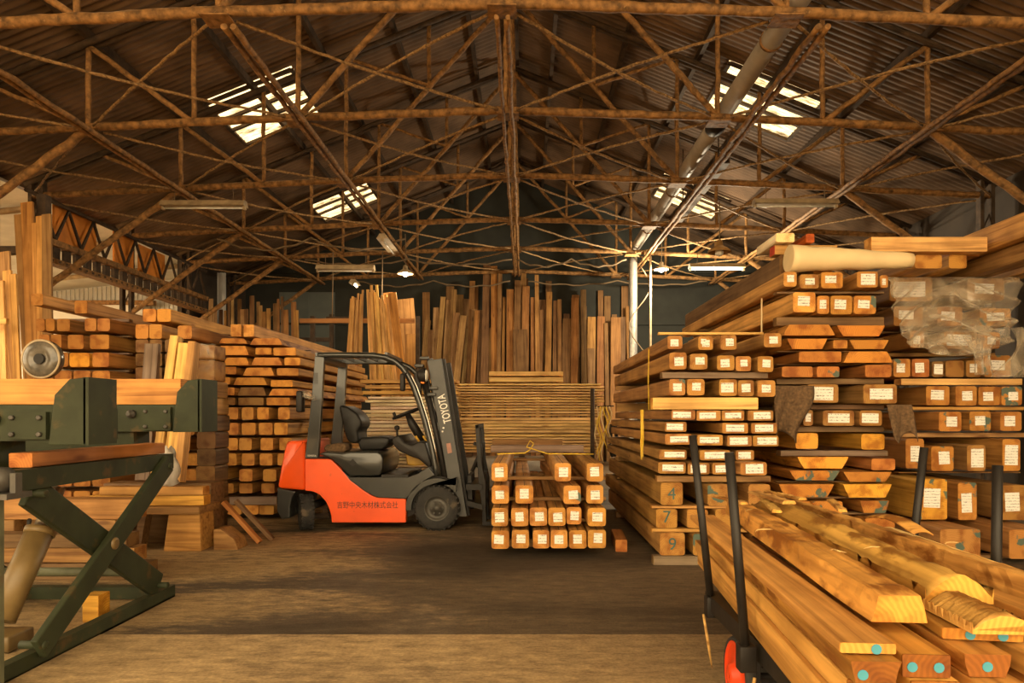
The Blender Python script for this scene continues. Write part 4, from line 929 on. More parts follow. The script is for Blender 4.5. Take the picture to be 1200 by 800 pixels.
# hood and floor
hood = [(205, 440), (235, 430), (300, 436), (330, 430), (438, 430), (455, 440), (462, 460), (460, 500), (446, 526), (330, 528), (300, 500), (257, 460)]
bm = BM(); prism(bm, cs(*hood), -HW + .03, HW - .03, 0, 'y', .02, True); obj('engine_hood', bm, M_DGREY, FK)
bm = BM(); 
lathe(bm, [(.045, -.002), (.045, .002)], (c(342, 474)[0], -HW + .028, c(342, 474)[1]), 'y', 4); obj('hood_latch', bm, M_BLACK, FK)
fl = [(300, 500), (330, 530), (560, 530), (600, 515), (640, 490), (665, 522), (620, 545), (575, 590), (552, 614), (440, 609), (388, 582), (335, 543)]
for s in (-1, 1):
    bm = BM(); prism(bm, cs(*fl), s * HW, s * (HW - .10), 0, 'y', .006); obj('step_skirt', bm, M_DGREY, FK)
bm = BM(); prism(bm, cs((455, 520), (560, 520), (560, 532), (455, 532)), -HW + .02, HW - .02); obj('floor_plate', bm, M_BLACK, FK)
# overhead guard
def guard(s):
    y = s * (HW - .04); P3 = lambda x, yy: (c(x, yy)[0], y, c(x, yy)[1])
    bm = BM(); prism(bm, cs((196, 56), (233, 60), (222, 250), (208, 456), (158, 456), (172, 330), (186, 180)), y - s * .035, y + s * .04, 0, 'y', .008); r_ = obj('rear_pillar', bm, M_DGREY, FK)
    bm = BM()
    for i in range(8): box(bm, (c(200, 124 + i * 5.6)[0], y + s * .041, c(200, 124 + i * 5.6)[1]), (.05, .006, .007))
    obj('vent_slots', bm, M_BLACK, r_)
    bm = BM(); pts = [P3(205, 52), P3(300, 51), P3(420, 53), P3(470, 60), P3(505, 75), P3(535, 100), P3(560, 135), P3(580, 175), P3(600, 230), P3(625, 310), P3(650, 410), P3(672, 524)]
    sm = []
    for i in range(len(pts) - 1): sm += line(pts[i], pts[i + 1], 4)[:-1]
    tube(bm, sm + [Vector(pts[-1])], .034, 10); obj('front_pillar', bm, M_DGREY, FK)
    bm = BM(); tube(bm, [tuple(a + b for a, b in zip(p, (.036, -.0, .0))) for p in pts[5:]], .012, 6); obj('pillar_strip', bm, M_CHROME, FK)
guard(-1); guard(1)
bm = BM(); prism(bm, cs((192, 42), (400, 40), (412, 46), (412, 58), (196, 62)), -HW + .05, -HW + .10); prism(bm, cs((192, 42), (400, 40), (412, 46), (412, 58), (196, 62)), HW - .10, HW - .05)
for i in range(6):
    x = 205 + i * 52; prism(bm, cs((x, 40), (x + 12, 40), (x + 12, 52), (x, 52)), -HW + .05, HW - .05)
obj('guard_roof_bars', bm, M_DGREY, FK)
bm = BM(); prism(bm, cs((196, 56), (232, 58), (230, 80), (194, 80)), -HW + .06, HW - .06); obj('rear_cross_member', bm, M_DGREY, FK)
# seat
seat = thing_part = None
bm = BM()
prism(bm, cs((340, 400), (352, 378), (440, 374), (466, 378), (470, 392), (462, 408), (440, 428), (350, 430)), -.24, .24, 0, 'y', .025, True); st = obj('seat_cushion', bm, M_VINYL, FK)
bm = BM(); prism(bm, cs((262, 252), (275, 246), (300, 254), (338, 280), (356, 310), (354, 335), (338, 352), (345, 390), (330, 405), (300, 395), (286, 360), (276, 310)), -.24, .24, 0, 'y', .028, True); obj('seat_back', bm, M_VINYL, FK)
bm = BM()
for y in (-.19, .19): tube(bm, [(c(272, 255)[0], y, c(272, 255)[1]), (c(312, 285)[0], y, c(312, 285)[1]), (c(335, 315)[0], y, c(335, 315)[1]), (c(330, 345)[0], y, c(330, 345)[1])], .022, 8)
obj('seat_bolster', bm, M_VINYL, FK)
bm = BM(); prism(bm, cs((206, 425), (215, 408), (260, 400), (296, 404), (300, 425), (285, 438), (225, 436)), -.30, .0, 0, 'y', .02, True); obj('folded_cloth', bm, M_SACK, FK)
# dash and steering
dash = [(500, 372), (520, 365), (540, 395), (570, 405), (600, 390), (625, 395), (650, 480), (640, 498), (600, 462), (560, 448), (520, 430), (497, 405), (492, 385)]
bm = BM(); prism(bm, cs(*dash), -HW + .08, HW - .08, 0, 'y', .02, True); obj('dashboard', bm, M_BLACK, FK)
bm = BM(); tube(bm, [(c(590, 395)[0], 0, c(590, 395)[1]), (c(545, 320)[0], 0, c(545, 320)[1]), (c(528, 282)[0], 0, c(528, 282)[1])], [.055, .05, .03], 10); obj('steering_column', bm, M_BLACK, FK)
sw = thing if False else None
rotw = Matrix.Rotation(math.radians(-22), 3, 'Y'); bm = BM(); cc = Vector((c(524, 280)[0], 0, c(524, 280)[1]))
ring = [cc + rotw @ Vector((.17 * math.cos(t), .17 * math.sin(t), 0)) for t in [2 * PI * i / 28 for i in range(29)]]
tube(bm, ring, .014, 8, 0, False); whl = obj('steering_wheel', bm, M_BLACK, FK)
bm = BM()
for k in range(3): tube(bm, [cc, cc + rotw @ Vector((.17 * math.cos(k * 2.1), .17 * math.sin(k * 2.1), 0))], .011, 6)
obj('wheel_spokes', bm, M_BLACK, whl)
bm = BM(); q = cc + rotw @ Vector((-.12, -.12, 0)); tube(bm, [q, q + rotw @ Vector((0, 0, .06))], .018, 8); obj('spinner_knob', bm, M_BLACK, whl)
bm = BM(); tube(bm, [(c(505, 375)[0], -.30, c(505, 375)[1]), (c(503, 345)[0], -.30, c(503, 345)[1])], .012, 8); lathe(bm, [(.005, -.03), (.028, -.02), (.032, .0), (.026, .02), (.005, .03)], (c(503, 338)[0], -.30, c(503, 338)[1]), 'z', 12); obj('control_lever', bm, M_BLACK, FK)
bm = BM()
for k, x in enumerate((575, 600)): tube(bm, [(c(x + 15, 395)[0], -.25 + .1 * k, c(x + 15, 395)[1]), (c(x, 372)[0], -.25 + .1 * k, c(x, 372)[1])], .014, 8)
obj('yellow_levers', bm, M_YEL, FK)
bm = BM(); prism(bm, cs((520, 440), (560, 436), (610, 462), (615, 492), (560, 498), (528, 494)), -.05, .30, 0, 'y', .02); obj('yellow_box', bm, M_YEL, FK)
# mast
MA = math.atan2(c(690, 62)[0] - c(782, 690)[0], c(690, 62)[1] - c(782, 690)[1])
def mast_poly(f0, f1, top=0.0):
    """strip between two offsets in front of the mast's rear line"""
    a0 = Vector(c(628, 70)); a1 = Vector(c(735, 690)); b0 = Vector(c(686, 62)); b1 = Vector(c(788, 690))
    return [tuple(a0.lerp(b0, f0)), tuple(a0.lerp(b0, f1)), tuple(a1.lerp(b1, f1)), tuple(a1.lerp(b1, f0))]
for s in (-1, 1):
    bm = BM(); prism(bm, mast_poly(0.02, 1.0), s * .40, s * .33, 0, 'y', .006); rail = obj('outer_mast_rail', bm, M_MAST, FK)
    if s == -1: rail_near = rail
    bm = BM(); prism(bm, mast_poly(0.25, 1.18), s * .325, s * .265, 0, 'y', .006); obj('inner_mast_rail', bm, M_BLACK, FK)
    bm = BM(); p0 = Vector(c(610, 100)); p1 = Vector(c(725, 660)); tube(bm, [(p0.x, s * .36, p0.y), (p0.lerp(p1, .5).x, s * .36, p0.lerp(p1, .5).y), (p1.x, s * .36, p1.y)], .032, 10); obj('lift_cylinder', bm, M_BLACK, FK)
    bm = BM(); p0 = Vector(c(598, 130)); p1 = Vector(c(690, 520)); tube(bm, [(p0.x, s * .34, p0.y), (p0.lerp(p1, .5).x + .015, s * .33, p0.lerp(p1, .5).y), (p1.x, s * .34, p1.y)], .012, 8); obj('hydraulic_hose', bm, M_RUBBER, FK)
for (x, y, w_) in ((640, 78, .03), (680, 330, .025), (740, 560, .03)):
    p = c(x, y); bm = BM(); box(bm, (p[0], 0, p[1]), (.06, .76, .09), 0, Matrix.Rotation(-.17, 3, 'Y')); obj('mast_cross_member', bm, M_MAST, FK)
for k, (x, y) in enumerate(((618, 62), (598, 92), (655, 180), (648, 206))):
    p = c(x, y); bm = BM(); rbox(bm, (p[0] - .05, -.44, p[1] - .018), (p[0] + .05, -.36, p[1] + .018), .006); obj('hose_bracket', bm, M_MAST, FK)
bm = BM(); p = c(598, 155); rbox(bm, (p[0] - .05, -.46, p[1] - .16), (p[0] + .03, -.40, p[1] + .10), .01); obj('hose_guide', bm, M_BLACK, FK)
p = c(660, 345)
# headlight
hl = c(612, 132); bm = BM(); lathe(bm, [(.03, -.05), (.075, -.03), (.082, .03), (.08, .045)], (hl[0], -.47, hl[1]), 'x', 20); h_ = obj('headlamp', bm, M_BLACK, FK)
bm = BM(); lathe(bm, [(.074, .0), (.06, .02), (.001, .03)], (hl[0] + .046, -.47, hl[1]), 'x', 20); obj('lamp_lens', bm, M_LENS, h_)
bm = BM(); p = c(616, 158); rbox(bm, (p[0] - .022, -.50, p[1] - .018), (p[0] + .022, -.44, p[1] + .018), .006); obj('turn_signal', bm, M_AMBER, FK)
# carriage, backrest and forks
for s in (-1, 1):
    bm = BM(); prism(bm, cs((820, 326), (836, 322), (846, 480), (862, 560), (862, 668), (850, 676), (846, 640), (834, 560)), s * .42, s * .36, 0, 'y', .004); obj('backrest_upright', bm, M_BLACK, FK)
    bm = BM(); prism(bm, cs((842, 520), (858, 520), (862, 700), (862, 715), (1000, 726), (1030, 731), (1000, 733), (846, 731)), s * .30, s * .18, 0, 'y', .003); obj('fork', bm, M_BLACK, FK)
    bm = BM(); tube(bm, [(c(812, 400)[0], s * .34, c(812, 400)[1]), (c(838, 408)[0], s * .34, c(838, 408)[1]), (c(832, 450)[0], s * .34, c(832, 450)[1]), (c(806, 512)[0], s * .34, c(806, 512)[1])], .022, 8); obj('hose_arm', bm, M_BLACK, FK)
bm = BM(); prism(bm, cs((785, 560), (848, 560), (848, 582), (785, 582)), -.45, .45); prism(bm, cs((790, 625), (850, 640), (850, 660), (790, 645)), -.45, .45); prism(bm, cs((785, 530), (800, 530), (806, 650), (788, 660)), -.26, .26); obj('carriage', bm, M_BLACK, FK)
for k, y in enumerate((-.2, 0, .2)):
    p = c(828, 340); bm = BM(); 
    tube(bm, [(p[0], y, p[1]), (c(844, 560)[0], y, c(844, 560)[1])], .012, 6); obj('backrest_bar', bm, M_BLACK, FK)
bm = BM(); box(bm, (c(828, 332)[0], 0, c(828, 332)[1]), (.03, .84, .04)); obj('backrest_top_bar', bm, M_BLACK, FK)
# tilt cylinder
bm = BM(); tube(bm, [(c(600, 545)[0], -.3, c(600, 545)[1]), (c(725, 500)[0], -.3, c(725, 500)[1])], .03, 8); obj('tilt_cylinder', bm, M_BLACK, FK)
# fenders
for s in (-1, 1):
    inn = arc(672, 655, 100, 182, 42, 16); outr = arc(672, 655, 121, 42, 182, 16)
    bm = BM(); prism(bm, cs(*(inn + [(750, 530), (752, 545)] + outr[1:])), s * HW, s * .22, 0, 'y', .0); obj('front_fender', bm, M_DGREY, FK)
# wheels
def wheel(name, cx, cy, r, yc, wd, rot=0.0, steer=False):
    p = c(cx, cy); bm = BM(); R_ = r; w2 = wd / 2; rm = Matrix.Rotation(rot, 3, 'Z')
    lathe(bm, [(R_ * .56, -w2), (R_ * .66, -w2 * 1.02), (R_ * .86, -w2 * 1.0), (R_ * .96, -w2 * .86), (R_, -w2 * .6), (R_, w2 * .6), (R_ * .96, w2 * .86), (R_ * .86, w2), (R_ * .66, w2 * 1.02), (R_ * .56, w2)], (0, 0, 0), 'y', 40, caps=False)
    for k in range(26):
        a = 2 * PI * k / 26
        for s in (-1, 1): box(bm, (R_ * .985 * math.cos(a + s * .05), s * w2 * .62, R_ * .985 * math.sin(a + s * .05)), (.022, w2 * .62, .024), 0, Matrix.Rotation(-a, 3, 'Y') @ Matrix.Rotation(s * .5, 3, 'X'))
    t = obj('tyre', bm, M_RUBBER, FK, (p[0], yc, p[1]), (0, 0, rot)); t.name = name
    bm = BM(); lathe(bm, [(R_ * .58, -w2 * .92), (R_ * .54, -w2 * .96), (R_ * .50, -w2 * .72), (R_ * .36, -w2 * .55), (R_ * .30, -w2 * .72), (R_ * .16, -w2 * .80), (R_ * .14, -w2 * .98), (.002, -w2 * 1.0)], (0, 0, 0), 'y', 32, caps=False); rr_ = obj('wheel_rim', bm, M_RIM, t)
    bm = BM()
    for k in range(6):
        a = 2 * PI * k / 6; lathe(bm, [(.012, -.012), (.012, .012)], (R_ * .25 * math.cos(a), -w2 * .74, R_ * .25 * math.sin(a)), 'y', 6)
    obj('wheel_nuts', bm, M_RIM, t)
    return t
wheel('front_wheel', 672, 652, .254, -.42, .19); wheel('front_wheel', 672, 652, .254, .42, .19)
wheel('rear_wheel', 147, 671, .199, -.38, .15, math.radians(-66)); wheel('rear_wheel', 200, 671, .199, .36, .15, math.radians(-58))
bm = BM(); p = c(165, 650); tube(bm, [(p[0], -.33, p[1]), (p[0], .33, p[1])], .05, 8); obj('steer_axle', bm, M_BLACK, FK)
bm = BM(); p = c(672, 652); tube(bm, [(p[0], -.33, p[1]), (p[0], .33, p[1])], .07, 8); obj('drive_axle', bm, M_BLACK, FK)
# mirrors
bm = BM(); p = c(148, 235); rbox(bm, (p[0] - .045, -.62, p[1] - .12), (p[0] + .03, -.50, p[1] + .12), .02); mr = obj('rear_mirror', bm, M_BLACK, FK)
bm = BM(); tube(bm, [(c(165, 215)[0], -.55, c(165, 215)[1]), (c(195, 222)[0], -.50, c(195, 222)[1])], .012, 6); obj('mirror_arm', bm, M_BLACK, mr)
bm = BM(); prism(bm, cs((150, 198), (175, 194), (200, 215), (205, 232), (170, 222), (146, 214)), -.60, -.50, 0, 'y', .01, True); obj('film_wrapping', bm, M_FILM, mr)
bm = BM(); p = c(543, 160); rbox(bm, (p[0] - .03, -.60, p[1] - .10), (p[0] + .025, -.52, p[1] + .10), .02); mr = obj('front_mirror', bm, M_BLACK, FK)
bm = BM(); tube(bm, [(p[0], -.55, p[1] + .09), (c(560, 120)[0], -.48, c(560, 120)[1])], .010, 6); obj('mirror_arm', bm, M_BLACK, mr)
# lettering
p = c(402, 640); letters('吉野中央木材株式会社', .083, M_INK, side_near, (p[0], -HW - .0005, p[1]), (PI / 2, 0, 0), 'company_lettering', width=.685)
a0 = Vector(c(696, 265)); ang = math.atan2(c(712, 318)[1] - c(684, 205)[1], c(712, 318)[0] - c(684, 205)[0])
letters('TOYOTA', .125, M_WHITE, rail_near, (c(697, 262)[0] + .005, -.4006, c(697, 262)[1]), (PI / 2, -(ang + PI), 0), 'maker_lettering', width=.335, bold=.0015)
p = c(690, 340); letters('8', .05, M_WHITE, rail_near, (p[0], -.4006, p[1]), (PI / 2, -(ang + PI), 0), 'small_mast_mark') if False else None
for k, (x, y) in enumerate(((694, 338), (690, 352))):
    bm = BM(); lathe(bm, [(.011, 0), (.011, -.002)], (c(x, y)[0], -.4002, c(x, y)[1]), 'y', 10); obj('white_dot', bm, M_WHITE, rail_near)
bm = BM(); prism(bm, cs((705, 400), (722, 397), (728, 436), (711, 440)), -.4002, -.4022); obj('warning_sticker', bm, plain('pink_sticker', (.45, .22, .16), .6), rail_near)
p = c(184, 446); letters('TOYOTA', .026, M_WHITE, FK, (p[0], -HW - .0015, p[1]), (PI / 2, 0, 0), 'pillar_lettering', width=.10)
# ------------------------------------------------------------------ green scissor lift with timber arms
LF = thing('scissor_lift', 'dark green scissor lift with end plates carrying a long timber', 'scissor lift', (-2.55, 4.1, 0))
def L(x, y, z): return (x + 2.55, y - 4.1, z)
for s, xx in ((0, -2.55), (1, -3.55)):
    bm = BM(); bbox(bm, L(xx - .03, 3.25, 0), L(xx + .03, 4.92, .085)); bbox(bm, L(xx - .09, 3.25, 0), L(xx + .03, 4.92, .012)); obj('base_rail', bm, M_GREEN, LF)
    bm = BM(); bbox(bm, L(xx - .04, 3.3, .925), L(xx + .04, 4.88, 1.03)); obj('top_rail', bm, M_GREEN, LF)
    def arm(y0, z0, y1, z1, xo, w):
        d = Vector((y1 - y0, z1 - z0)).normalized(); n = Vector((-d.y, d.x)) * w / 2
        poly = [(y0 - 4.1 + n.x, z0 + n.y), (y1 - 4.1 + n.x, z1 + n.y), (y1 - 4.1 - n.x, z1 - n.y), (y0 - 4.1 - n.x, z0 - n.y)]
        bm = BM(); prism(bm, poly, xx + 2.55 + xo - .02, xx + 2.55 + xo + .02, 0, 'x', .008); return obj('scissor_arm', bm, M_GREEN, LF)
    arm(3.50, .10, 4.78, .97, .055, .13); arm(3.50, .92, 4.74, .12, .0, .17)
    bm = BM(); lathe(bm, [(.036, -.04), (.036, .082), (.024, .09)], L(xx, 4.12, .53), 'x', 16); obj('pivot_pin', bm, M_CYL, LF)
    for (y, z) in ((4.72, .13), (3.52, .90), (4.76, .95), (3.52, .12)):
        bm = BM(); lathe(bm, [(.022, -.05), (.022, .082), (.014, .085)], L(xx, y, z), 'x', 12); obj('end_pin', bm, M_GREEN, LF)
for (y, z) in ((4.86, .055), (3.28, .055)):
    bm = BM(); bbox(bm, L(-3.58, y - .04, z - .05), L(-2.58, y + .04, z + .035)); obj('base_cross_member', bm, M_GREEN, LF)
bm = BM(); tube(bm, [L(-3.55, 4.55, .26), L(-2.56, 4.55, .26)], .03, 10); obj('torsion_bar', bm, M_GREEN2, LF)
g_ = BM(); tube(g_, [L(-2.92, 3.80, .16), L(-2.88, 4.06, .62)], .075, 18); cyl = obj('hydraulic_cylinder', g_, M_CYL, LF)
bm = BM(); tube(bm, [L(-2.88, 4.06, .62), L(-2.86, 4.18, .86)], .042, 14); obj('piston_rod', bm, M_CHROME, cyl)
bm = BM(); lathe(bm, [(.082, -.02), (.082, .02)], L(-2.88, 4.055, .61), 'z', 18, rot=Matrix.Rotation(-.5, 3, 'X')); obj('gland_ring', bm, M_CYL, cyl)
bm = BM(); rbox(bm, L(-3.02, 3.70, .012), L(-2.80, 3.90, .10), .01); obj('cylinder_foot', bm, M_CYL, LF)
bm = BM(); tube(bm, [L(-2.98, 3.85, .2), L(-3.05, 4.0, .35), L(-3.0, 4.12, .6), L(-2.96, 4.08, .68)], .012, 8); obj('hydraulic_hose', bm, M_RUBBER, LF)
# carrying arms with end plates; the photograph shows two, one behind the other
for (Y, xe, z0, z1, xl, pz0, pz1, px0) in ((3.50, PX(104, 3.5), 1.17, 1.335, -4.3, PZ(521, 3.5), PZ(442, 3.5), PX(60, 3.5)), (4.74, PX(236, 4.74), 1.19, 1.375, -4.5, PZ(506, 4.74), PZ(444, 4.74), PX(204, 4.74))):
    bm = BM(); bbox(bm, L(xl, Y + .02, z0), L(xe - .03, Y + .30, z1)); obj('carrying_arm', bm, M_GREEN, LF)
    bm = BM(); w_ = xe - px0
    prism(bm, [(px0 + 2.55, pz0), (xe + 2.55, pz0), (xe + 2.55, pz1), (px0 + w_ * .55 + 2.55, pz1 - .01), (px0 + .03 + 2.55, pz1 - .09)], Y - 4.1 - .02, Y - 4.1 + .015, 0, 'y', .004)
    bbox(bm, L(xe - .015, Y - .02, pz0), L(xe + .012, Y + .22, pz1)); pl = obj('end_plate', bm, M_GREEN, LF)
    bm = BM(); bbox(bm, L(px0 - .22, Y - .012, z0 + .01), L(px0 - .02, Y + .02, z1 - .015)); bp_ = obj('bolted_plate', bm, M_GREEN, LF)
    for dx in (-.19, -.05):
        for dz in (.035, z1 - z0 - .045):
            bm = BM(); lathe(bm, [(.014, 0), (.014, -.012), (.009, -.016)], L(px0 + dx, Y - .012, z0 + dz), 'y', 6); obj('bolt', bm, M_RIM, bp_)
    bm = BM(); lathe(bm, [(.03, 0), (.03, -.03), (.014, -.034), (.014, -.06)], L(px0 - .30, Y + .02, (z0 + z1) / 2 + .03), 'y', 10); obj('hose_coupling', bm, M_RIM, LF)
    bm = BM(); bbox(bm, L(-3.60, Y + .06, 1.028), L(-2.75, Y + .26, z0 + .002)); obj('arm_saddle', bm, M_GREEN, LF)
# pale post and roller nearest the camera
bm = BM(); bbox(bm, (-2.66, 3.02, .30), (-2.42, 3.16, .93)); box(bm, (-2.54, 3.09, .945), (.3, .2, .03)); bbox(bm, (-2.72, 2.95, 0), (-2.36, 3.2, .30))
PD = thing('roller_stand', 'pale worn green post with roller at the picture edge', 'roller stand', (-2.54, 3.09, 0))
bm.free(); xo = PX(9, 3.1)
bm = BM(); bbox(bm, (-.10, -.05, .02), (.03, .06, .94)); obj('post', bm, M_GREEN2, PD); PD.location = (xo, 2.98, 0)
bm = BM(); bbox(bm, (-.24, -.14, 0), (.10, .16, .03)); obj('foot_plate', bm, M_GREEN2, PD)
bm = BM(); lathe(bm, [(.02, -.16), (.055, -.15), (.06, 0), (.055, .07), (.02, .09)], (.02, 0, 1.02), 'x', 20); obj('roller', bm, M_RIM, PD)
bm = BM(); bbox(bm, (-.2, -.07, .94), (.14, .08, .965)); bbox(bm, (-.2, -.02, .965), (-.17, .02, 1.05)); bbox(bm, (.115, -.02, .965), (.14, .02, 1.05)); obj('roller_bracket', bm, M_RIM, PD)
# timber on the arms and on the lift
bar_x('timber_beam', -4.6, -2.42, 1.378, 1.56, 4.80, 5.0, (0.58, .27, .06), 'long knotty honey timber lying across the lift arms', 'timber')
bar_x('timber_beam', -4.2, PX(200, 5.15), 1.09, 1.175, 5.10, 5.22, BROWN, 'brown timber piece lying just below the farther lift arm', 'timber') if False else None
o = bar_x('timber_board', 0, 1.35, 0, .075, -.06, .06, RED, 'reddish rough board lying along the top rail of the lift', 'board'); o.location = (-2.60, 3.52, 1.033); o.rotation_euler = (0, 0, PI / 2 + .02)
o = bar_x('timber_stub', 0, .10, 0, .17, -.06, .06, BRIGHT, 'small pale wood block standing inside the base of lift', 'timber stub'); o.location = (-2.78, 4.35, .0)
# stretch film roll standing on the timber
g = thing('film_roll', 'round glassy grey disc-shaped film roll standing on the lift timber', 'film roll', (PX(55.5, 4.9), 4.83, 1.565))
bm = BM(); lathe(bm, [(.03, .0), (.07, -.022), (.11, -.012), (.132, 0), (.137, .01), (.137, .05), (.132, .06), (.03, .06)], (0, 0, .137), 'y', 40); obj('wound_film', bm, plain('grey_film_roll', (.10, .085, .065), .18, 0, .6, 12, .2), g)
bm = BM(); lathe(bm, [(.036, -.02), (.036, .064), (.001, .064), (.001, -.002)], (0, 0, .137), 'y', 24); obj('core_tube', bm, M_BLACK, g)
bm = BM(); lathe(bm, [(.128, -.003), (.137, -.005), (.141, .002), (.137, .008)], (0, 0, .137), 'y', 40); obj('outer_rim', bm, M_ENAMEL, g)
# low bench of blocks behind the lift
BX = 6.6
B = thing('timber_trestle', 'low rough trestle of thick plank on block legs behind the lift', 'trestle', (-3.5, BX, 0))
def bl(x, y, z): return (x + 3.5, y - BX, z)
bm = BM(); rbox(bm, bl(-4.3, 6.50, .36), bl(-3.10, 6.95, .43), .008); o = obj('top_plank', bm, [W_SIDE], B); o.color = (*BROWN, 1)
for (xa, xb, sp) in ((-3.42, -3.12, .05), (-4.25, -3.95, .05)):
    bm = BM(); prism(bm, [(xa + 3.5 - sp, 0), (xb + 3.5 + sp * .3, 0), (xb + 3.5, .358), (xa + 3.5, .358)], 6.55 - BX, 6.85 - BX, 0, 'y', .01); o = obj('block_leg', bm, [W_SIDE], B); o.color = (*HONEY, 1)
bm = BM(); prism(bm, [(-.3, 0), (-.22, 0), (-.16, .358), (-.22, .358)], .0, .12); o = obj('slanting_leg', bm, [W_SIDE], B); o.color = (*OLD, 1)
for i, (z0, z1, c_) in enumerate(((.435, .53, BRIGHT), (.534, .615, HONEY))):
    bar_x('timber_beam', -4.2 + .1 * i, PX(240, BX) - .01 * i, z0, z1, 6.58, 6.72, c_, ['lower squared timber lying crosswise on the low trestle', 'upper squared timber lying crosswise on the low trestle'][i], 'timber', 'timbers on the low trestle')
bar_x('timber_beam', -4.6, PX(178, 6.0), .43, .60, 5.72, 5.92, HONEY, 'thick rounded-end timber lying crosswise nearer the lift than trestle', 'timber')
for k, x in enumerate((-4.4, -3.55)):
    bm = BM(); rbox(bm, (x - .1, 5.72, 0), (x + .12, 5.92, .428), .01); o = tag(obj('timber_block', bm, W_SIDE), ['hidden rough block', 'rough brown block'][k] + ' standing under the thick rounded-end timber', 'timber block', 'blocks under the rounded-end timber'); o.color = (*BROWN, 1)
bm = BM(); prism(bm, [(0, 0), (.24, 0), (.20, .10), (.07, .20), (0, .2)], 0, .25, 0, 'y', .008); o = tag(obj('timber_wedge', bm, [W_SIDE], None, (-3.02, 6.62, 0)), 'wedge-shaped brown offcut on floor beside the trestle', 'wedge'); o.color = (*BROWN, 1)
for i, (x, dy, t, c_) in enumerate(((-2.98, 6.95, .50, RED), (-2.90, 7.05, .56, OLD))):
    bm = beam_bm(.55, .07, .04, .004); o = obj('leaning_stick', bm, [W_SIDE, W_END], None, (x - .10, dy, .41), (0, math.radians(48), .12 * i)); o.color = (*c_, 1); tag(o, ['reddish stick leaning down to floor beside trestle', 'dark stick leaning down to floor beside trestle'][i], 'stick', 'sticks by the trestle')
# timber lying low beside the lift
for i, (z0, z1, y, x1, c_) in enumerate(((.0, .13, 5.4, -3.0, OLD), (.134, .25, 5.42, -3.1, BROWN), (.254, .36, 5.4, -3.15, OLD))):
    bar_x('timber_beam', -4.8, x1, z0, z1, y, y + .18, c_, f'{["lowest", "middle", "top"][i]} of three old timbers stacked on floor behind the lift', 'timber', 'old timbers behind the lift')
# fresh boards leaning on the pile
def lean(name, x0, y0, z0, x1, y1, z1, w, t, col, label, cat, group=None, roll=0.0, mats=None):
    """board from a foot point to a head point; its broad face looks toward the camera"""
    a = Vector((x0, y0, z0)); b = Vector((x1, y1, z1)); d = (b - a); Lg = d.length; d.normalize()
    bm = beam_bm(Lg, w, t, .004); up = Vector((math.sin(roll), -math.cos(roll), 0)); side = d.cross(up).normalized(); nrm = side.cross(d).normalized()
    # local x->d, y->-side?, z->-nrm
    M = Matrix((d, nrm.cross(d).normalized(), nrm)).transposed().to_4x4(); M.translation = a
    o = obj(name, bm, mats or [W_SIDE, W_END]); o.matrix_world = M; o.color = jcol(col, .12); return tag(o, label, cat, group)
ly = 6.98
lean('fresh_board', PX(187, ly), ly, .62, PX(196, ly) , ly + .25, PZ(397, ly + .3), .085, .12, FRESH, 'slim bright fresh board leaning on pile, nearest the lift', 'board', 'fresh boards behind the lift')
lean('fresh_board', PX(201, ly), ly, .62, PX(209, ly), ly + .2, PZ(404, ly + .2), .115, .09, FRESH, 'wide bright fresh board leaning on pile, middle of three', 'board', 'fresh boards behind the lift')
lean('fresh_board', PX(213.5, ly) , ly, .62, PX(220, ly), ly + .2, PZ(403, ly + .2), .075, .12, (0.60, .33, .10), 'bright fresh board leaning on pile, farthest from the lift', 'board', 'fresh boards behind the lift')
lean('old_block', PX(176, 7.3), 7.2, .62, PX(178, 7.3), 7.35, PZ(403, 7.3), .15, .06, GREYW, 'old grey brown board leaning beside the bright fresh boards', 'board')
bm = BM(); 
def bag(u, v):
    a = 2 * PI * u; r_ = (.10 + .03 * math.sin(a * 3 + v * 5)) * (math.sin(PI * min(.98, .06 + v * .92)) ** .5 if v > .04 else .85); return (r_ * math.cos(a), r_ * .7 * math.sin(a), v * .36 + .02 * math.sin(a * 2))
G = [[bm.verts.new(bag(i / 20, j / 10)) for j in range(11)] for i in range(20)]
for i in range(20):
    for j in range(10): bm.faces.new((G[i][j], G[(i + 1) % 20][j], G[(i + 1) % 20][j + 1], G[i][j + 1])).smooth = True
bm.faces.new([G[i][0] for i in range(19, -1, -1)]); bm.faces.new([G[i][10] for i in range(20)])
tag(obj('plastic_bag', bm, M_WRAP, None, (PX(197, 6.66), 6.66, .632)), 'crumpled grey plastic bag propped on the trestle timbers', 'plastic bag')
bm = BM(); rbox(bm, (-4.3, 6.96, .0), (-3.2, 7.28, .612), .01); o = tag(obj('timber_block', bm, W_SIDE), 'long upright block carrying the feet of fresh boards', 'timber block'); o.color = (*OLD, 1)
# boards leaning by the side opening
RK = thing('leaning_rack', 'dark steel rack behind the leaning boards by the side opening', 'rack', (-6.6, 9.3, 0))
for x in (-.7, .05):
    bm = BM(); bbox(bm, (x - .06, -.06, 0), (x + .06, .06, 4.3)); obj('post', bm, M_RUSTD, RK)
for z in (1.4, 3.5):
    bm = BM(); bbox(bm, (-.7, -.05, z), (.05, .05, z + .1)); obj('rail', bm, M_RUSTD, RK)
for i, (xt, yt, xb, w, c_) in enumerate(((24, 252, 40, .13, BROWN), (33, 238, 46, .16, (0.52, .24, .055)), (43.5, 262, 53, .10, HONEY), (49.5, 254, 60, .13, HONEY), (56, 252, 68, .12, BROWN))):
    y1 = 8.62 - .05 * i + .13 * PZ(yt, 9.1); lean('tall_board', PX(xb, 8.55), 8.62 - .05 * i, .0, PX(xt, y1), y1, PZ(yt, y1), w, .035, c_, f'{od(i+1)} tall board from picture edge, leaning on the dark rack', 'board', 'tall boards leaning by side opening')
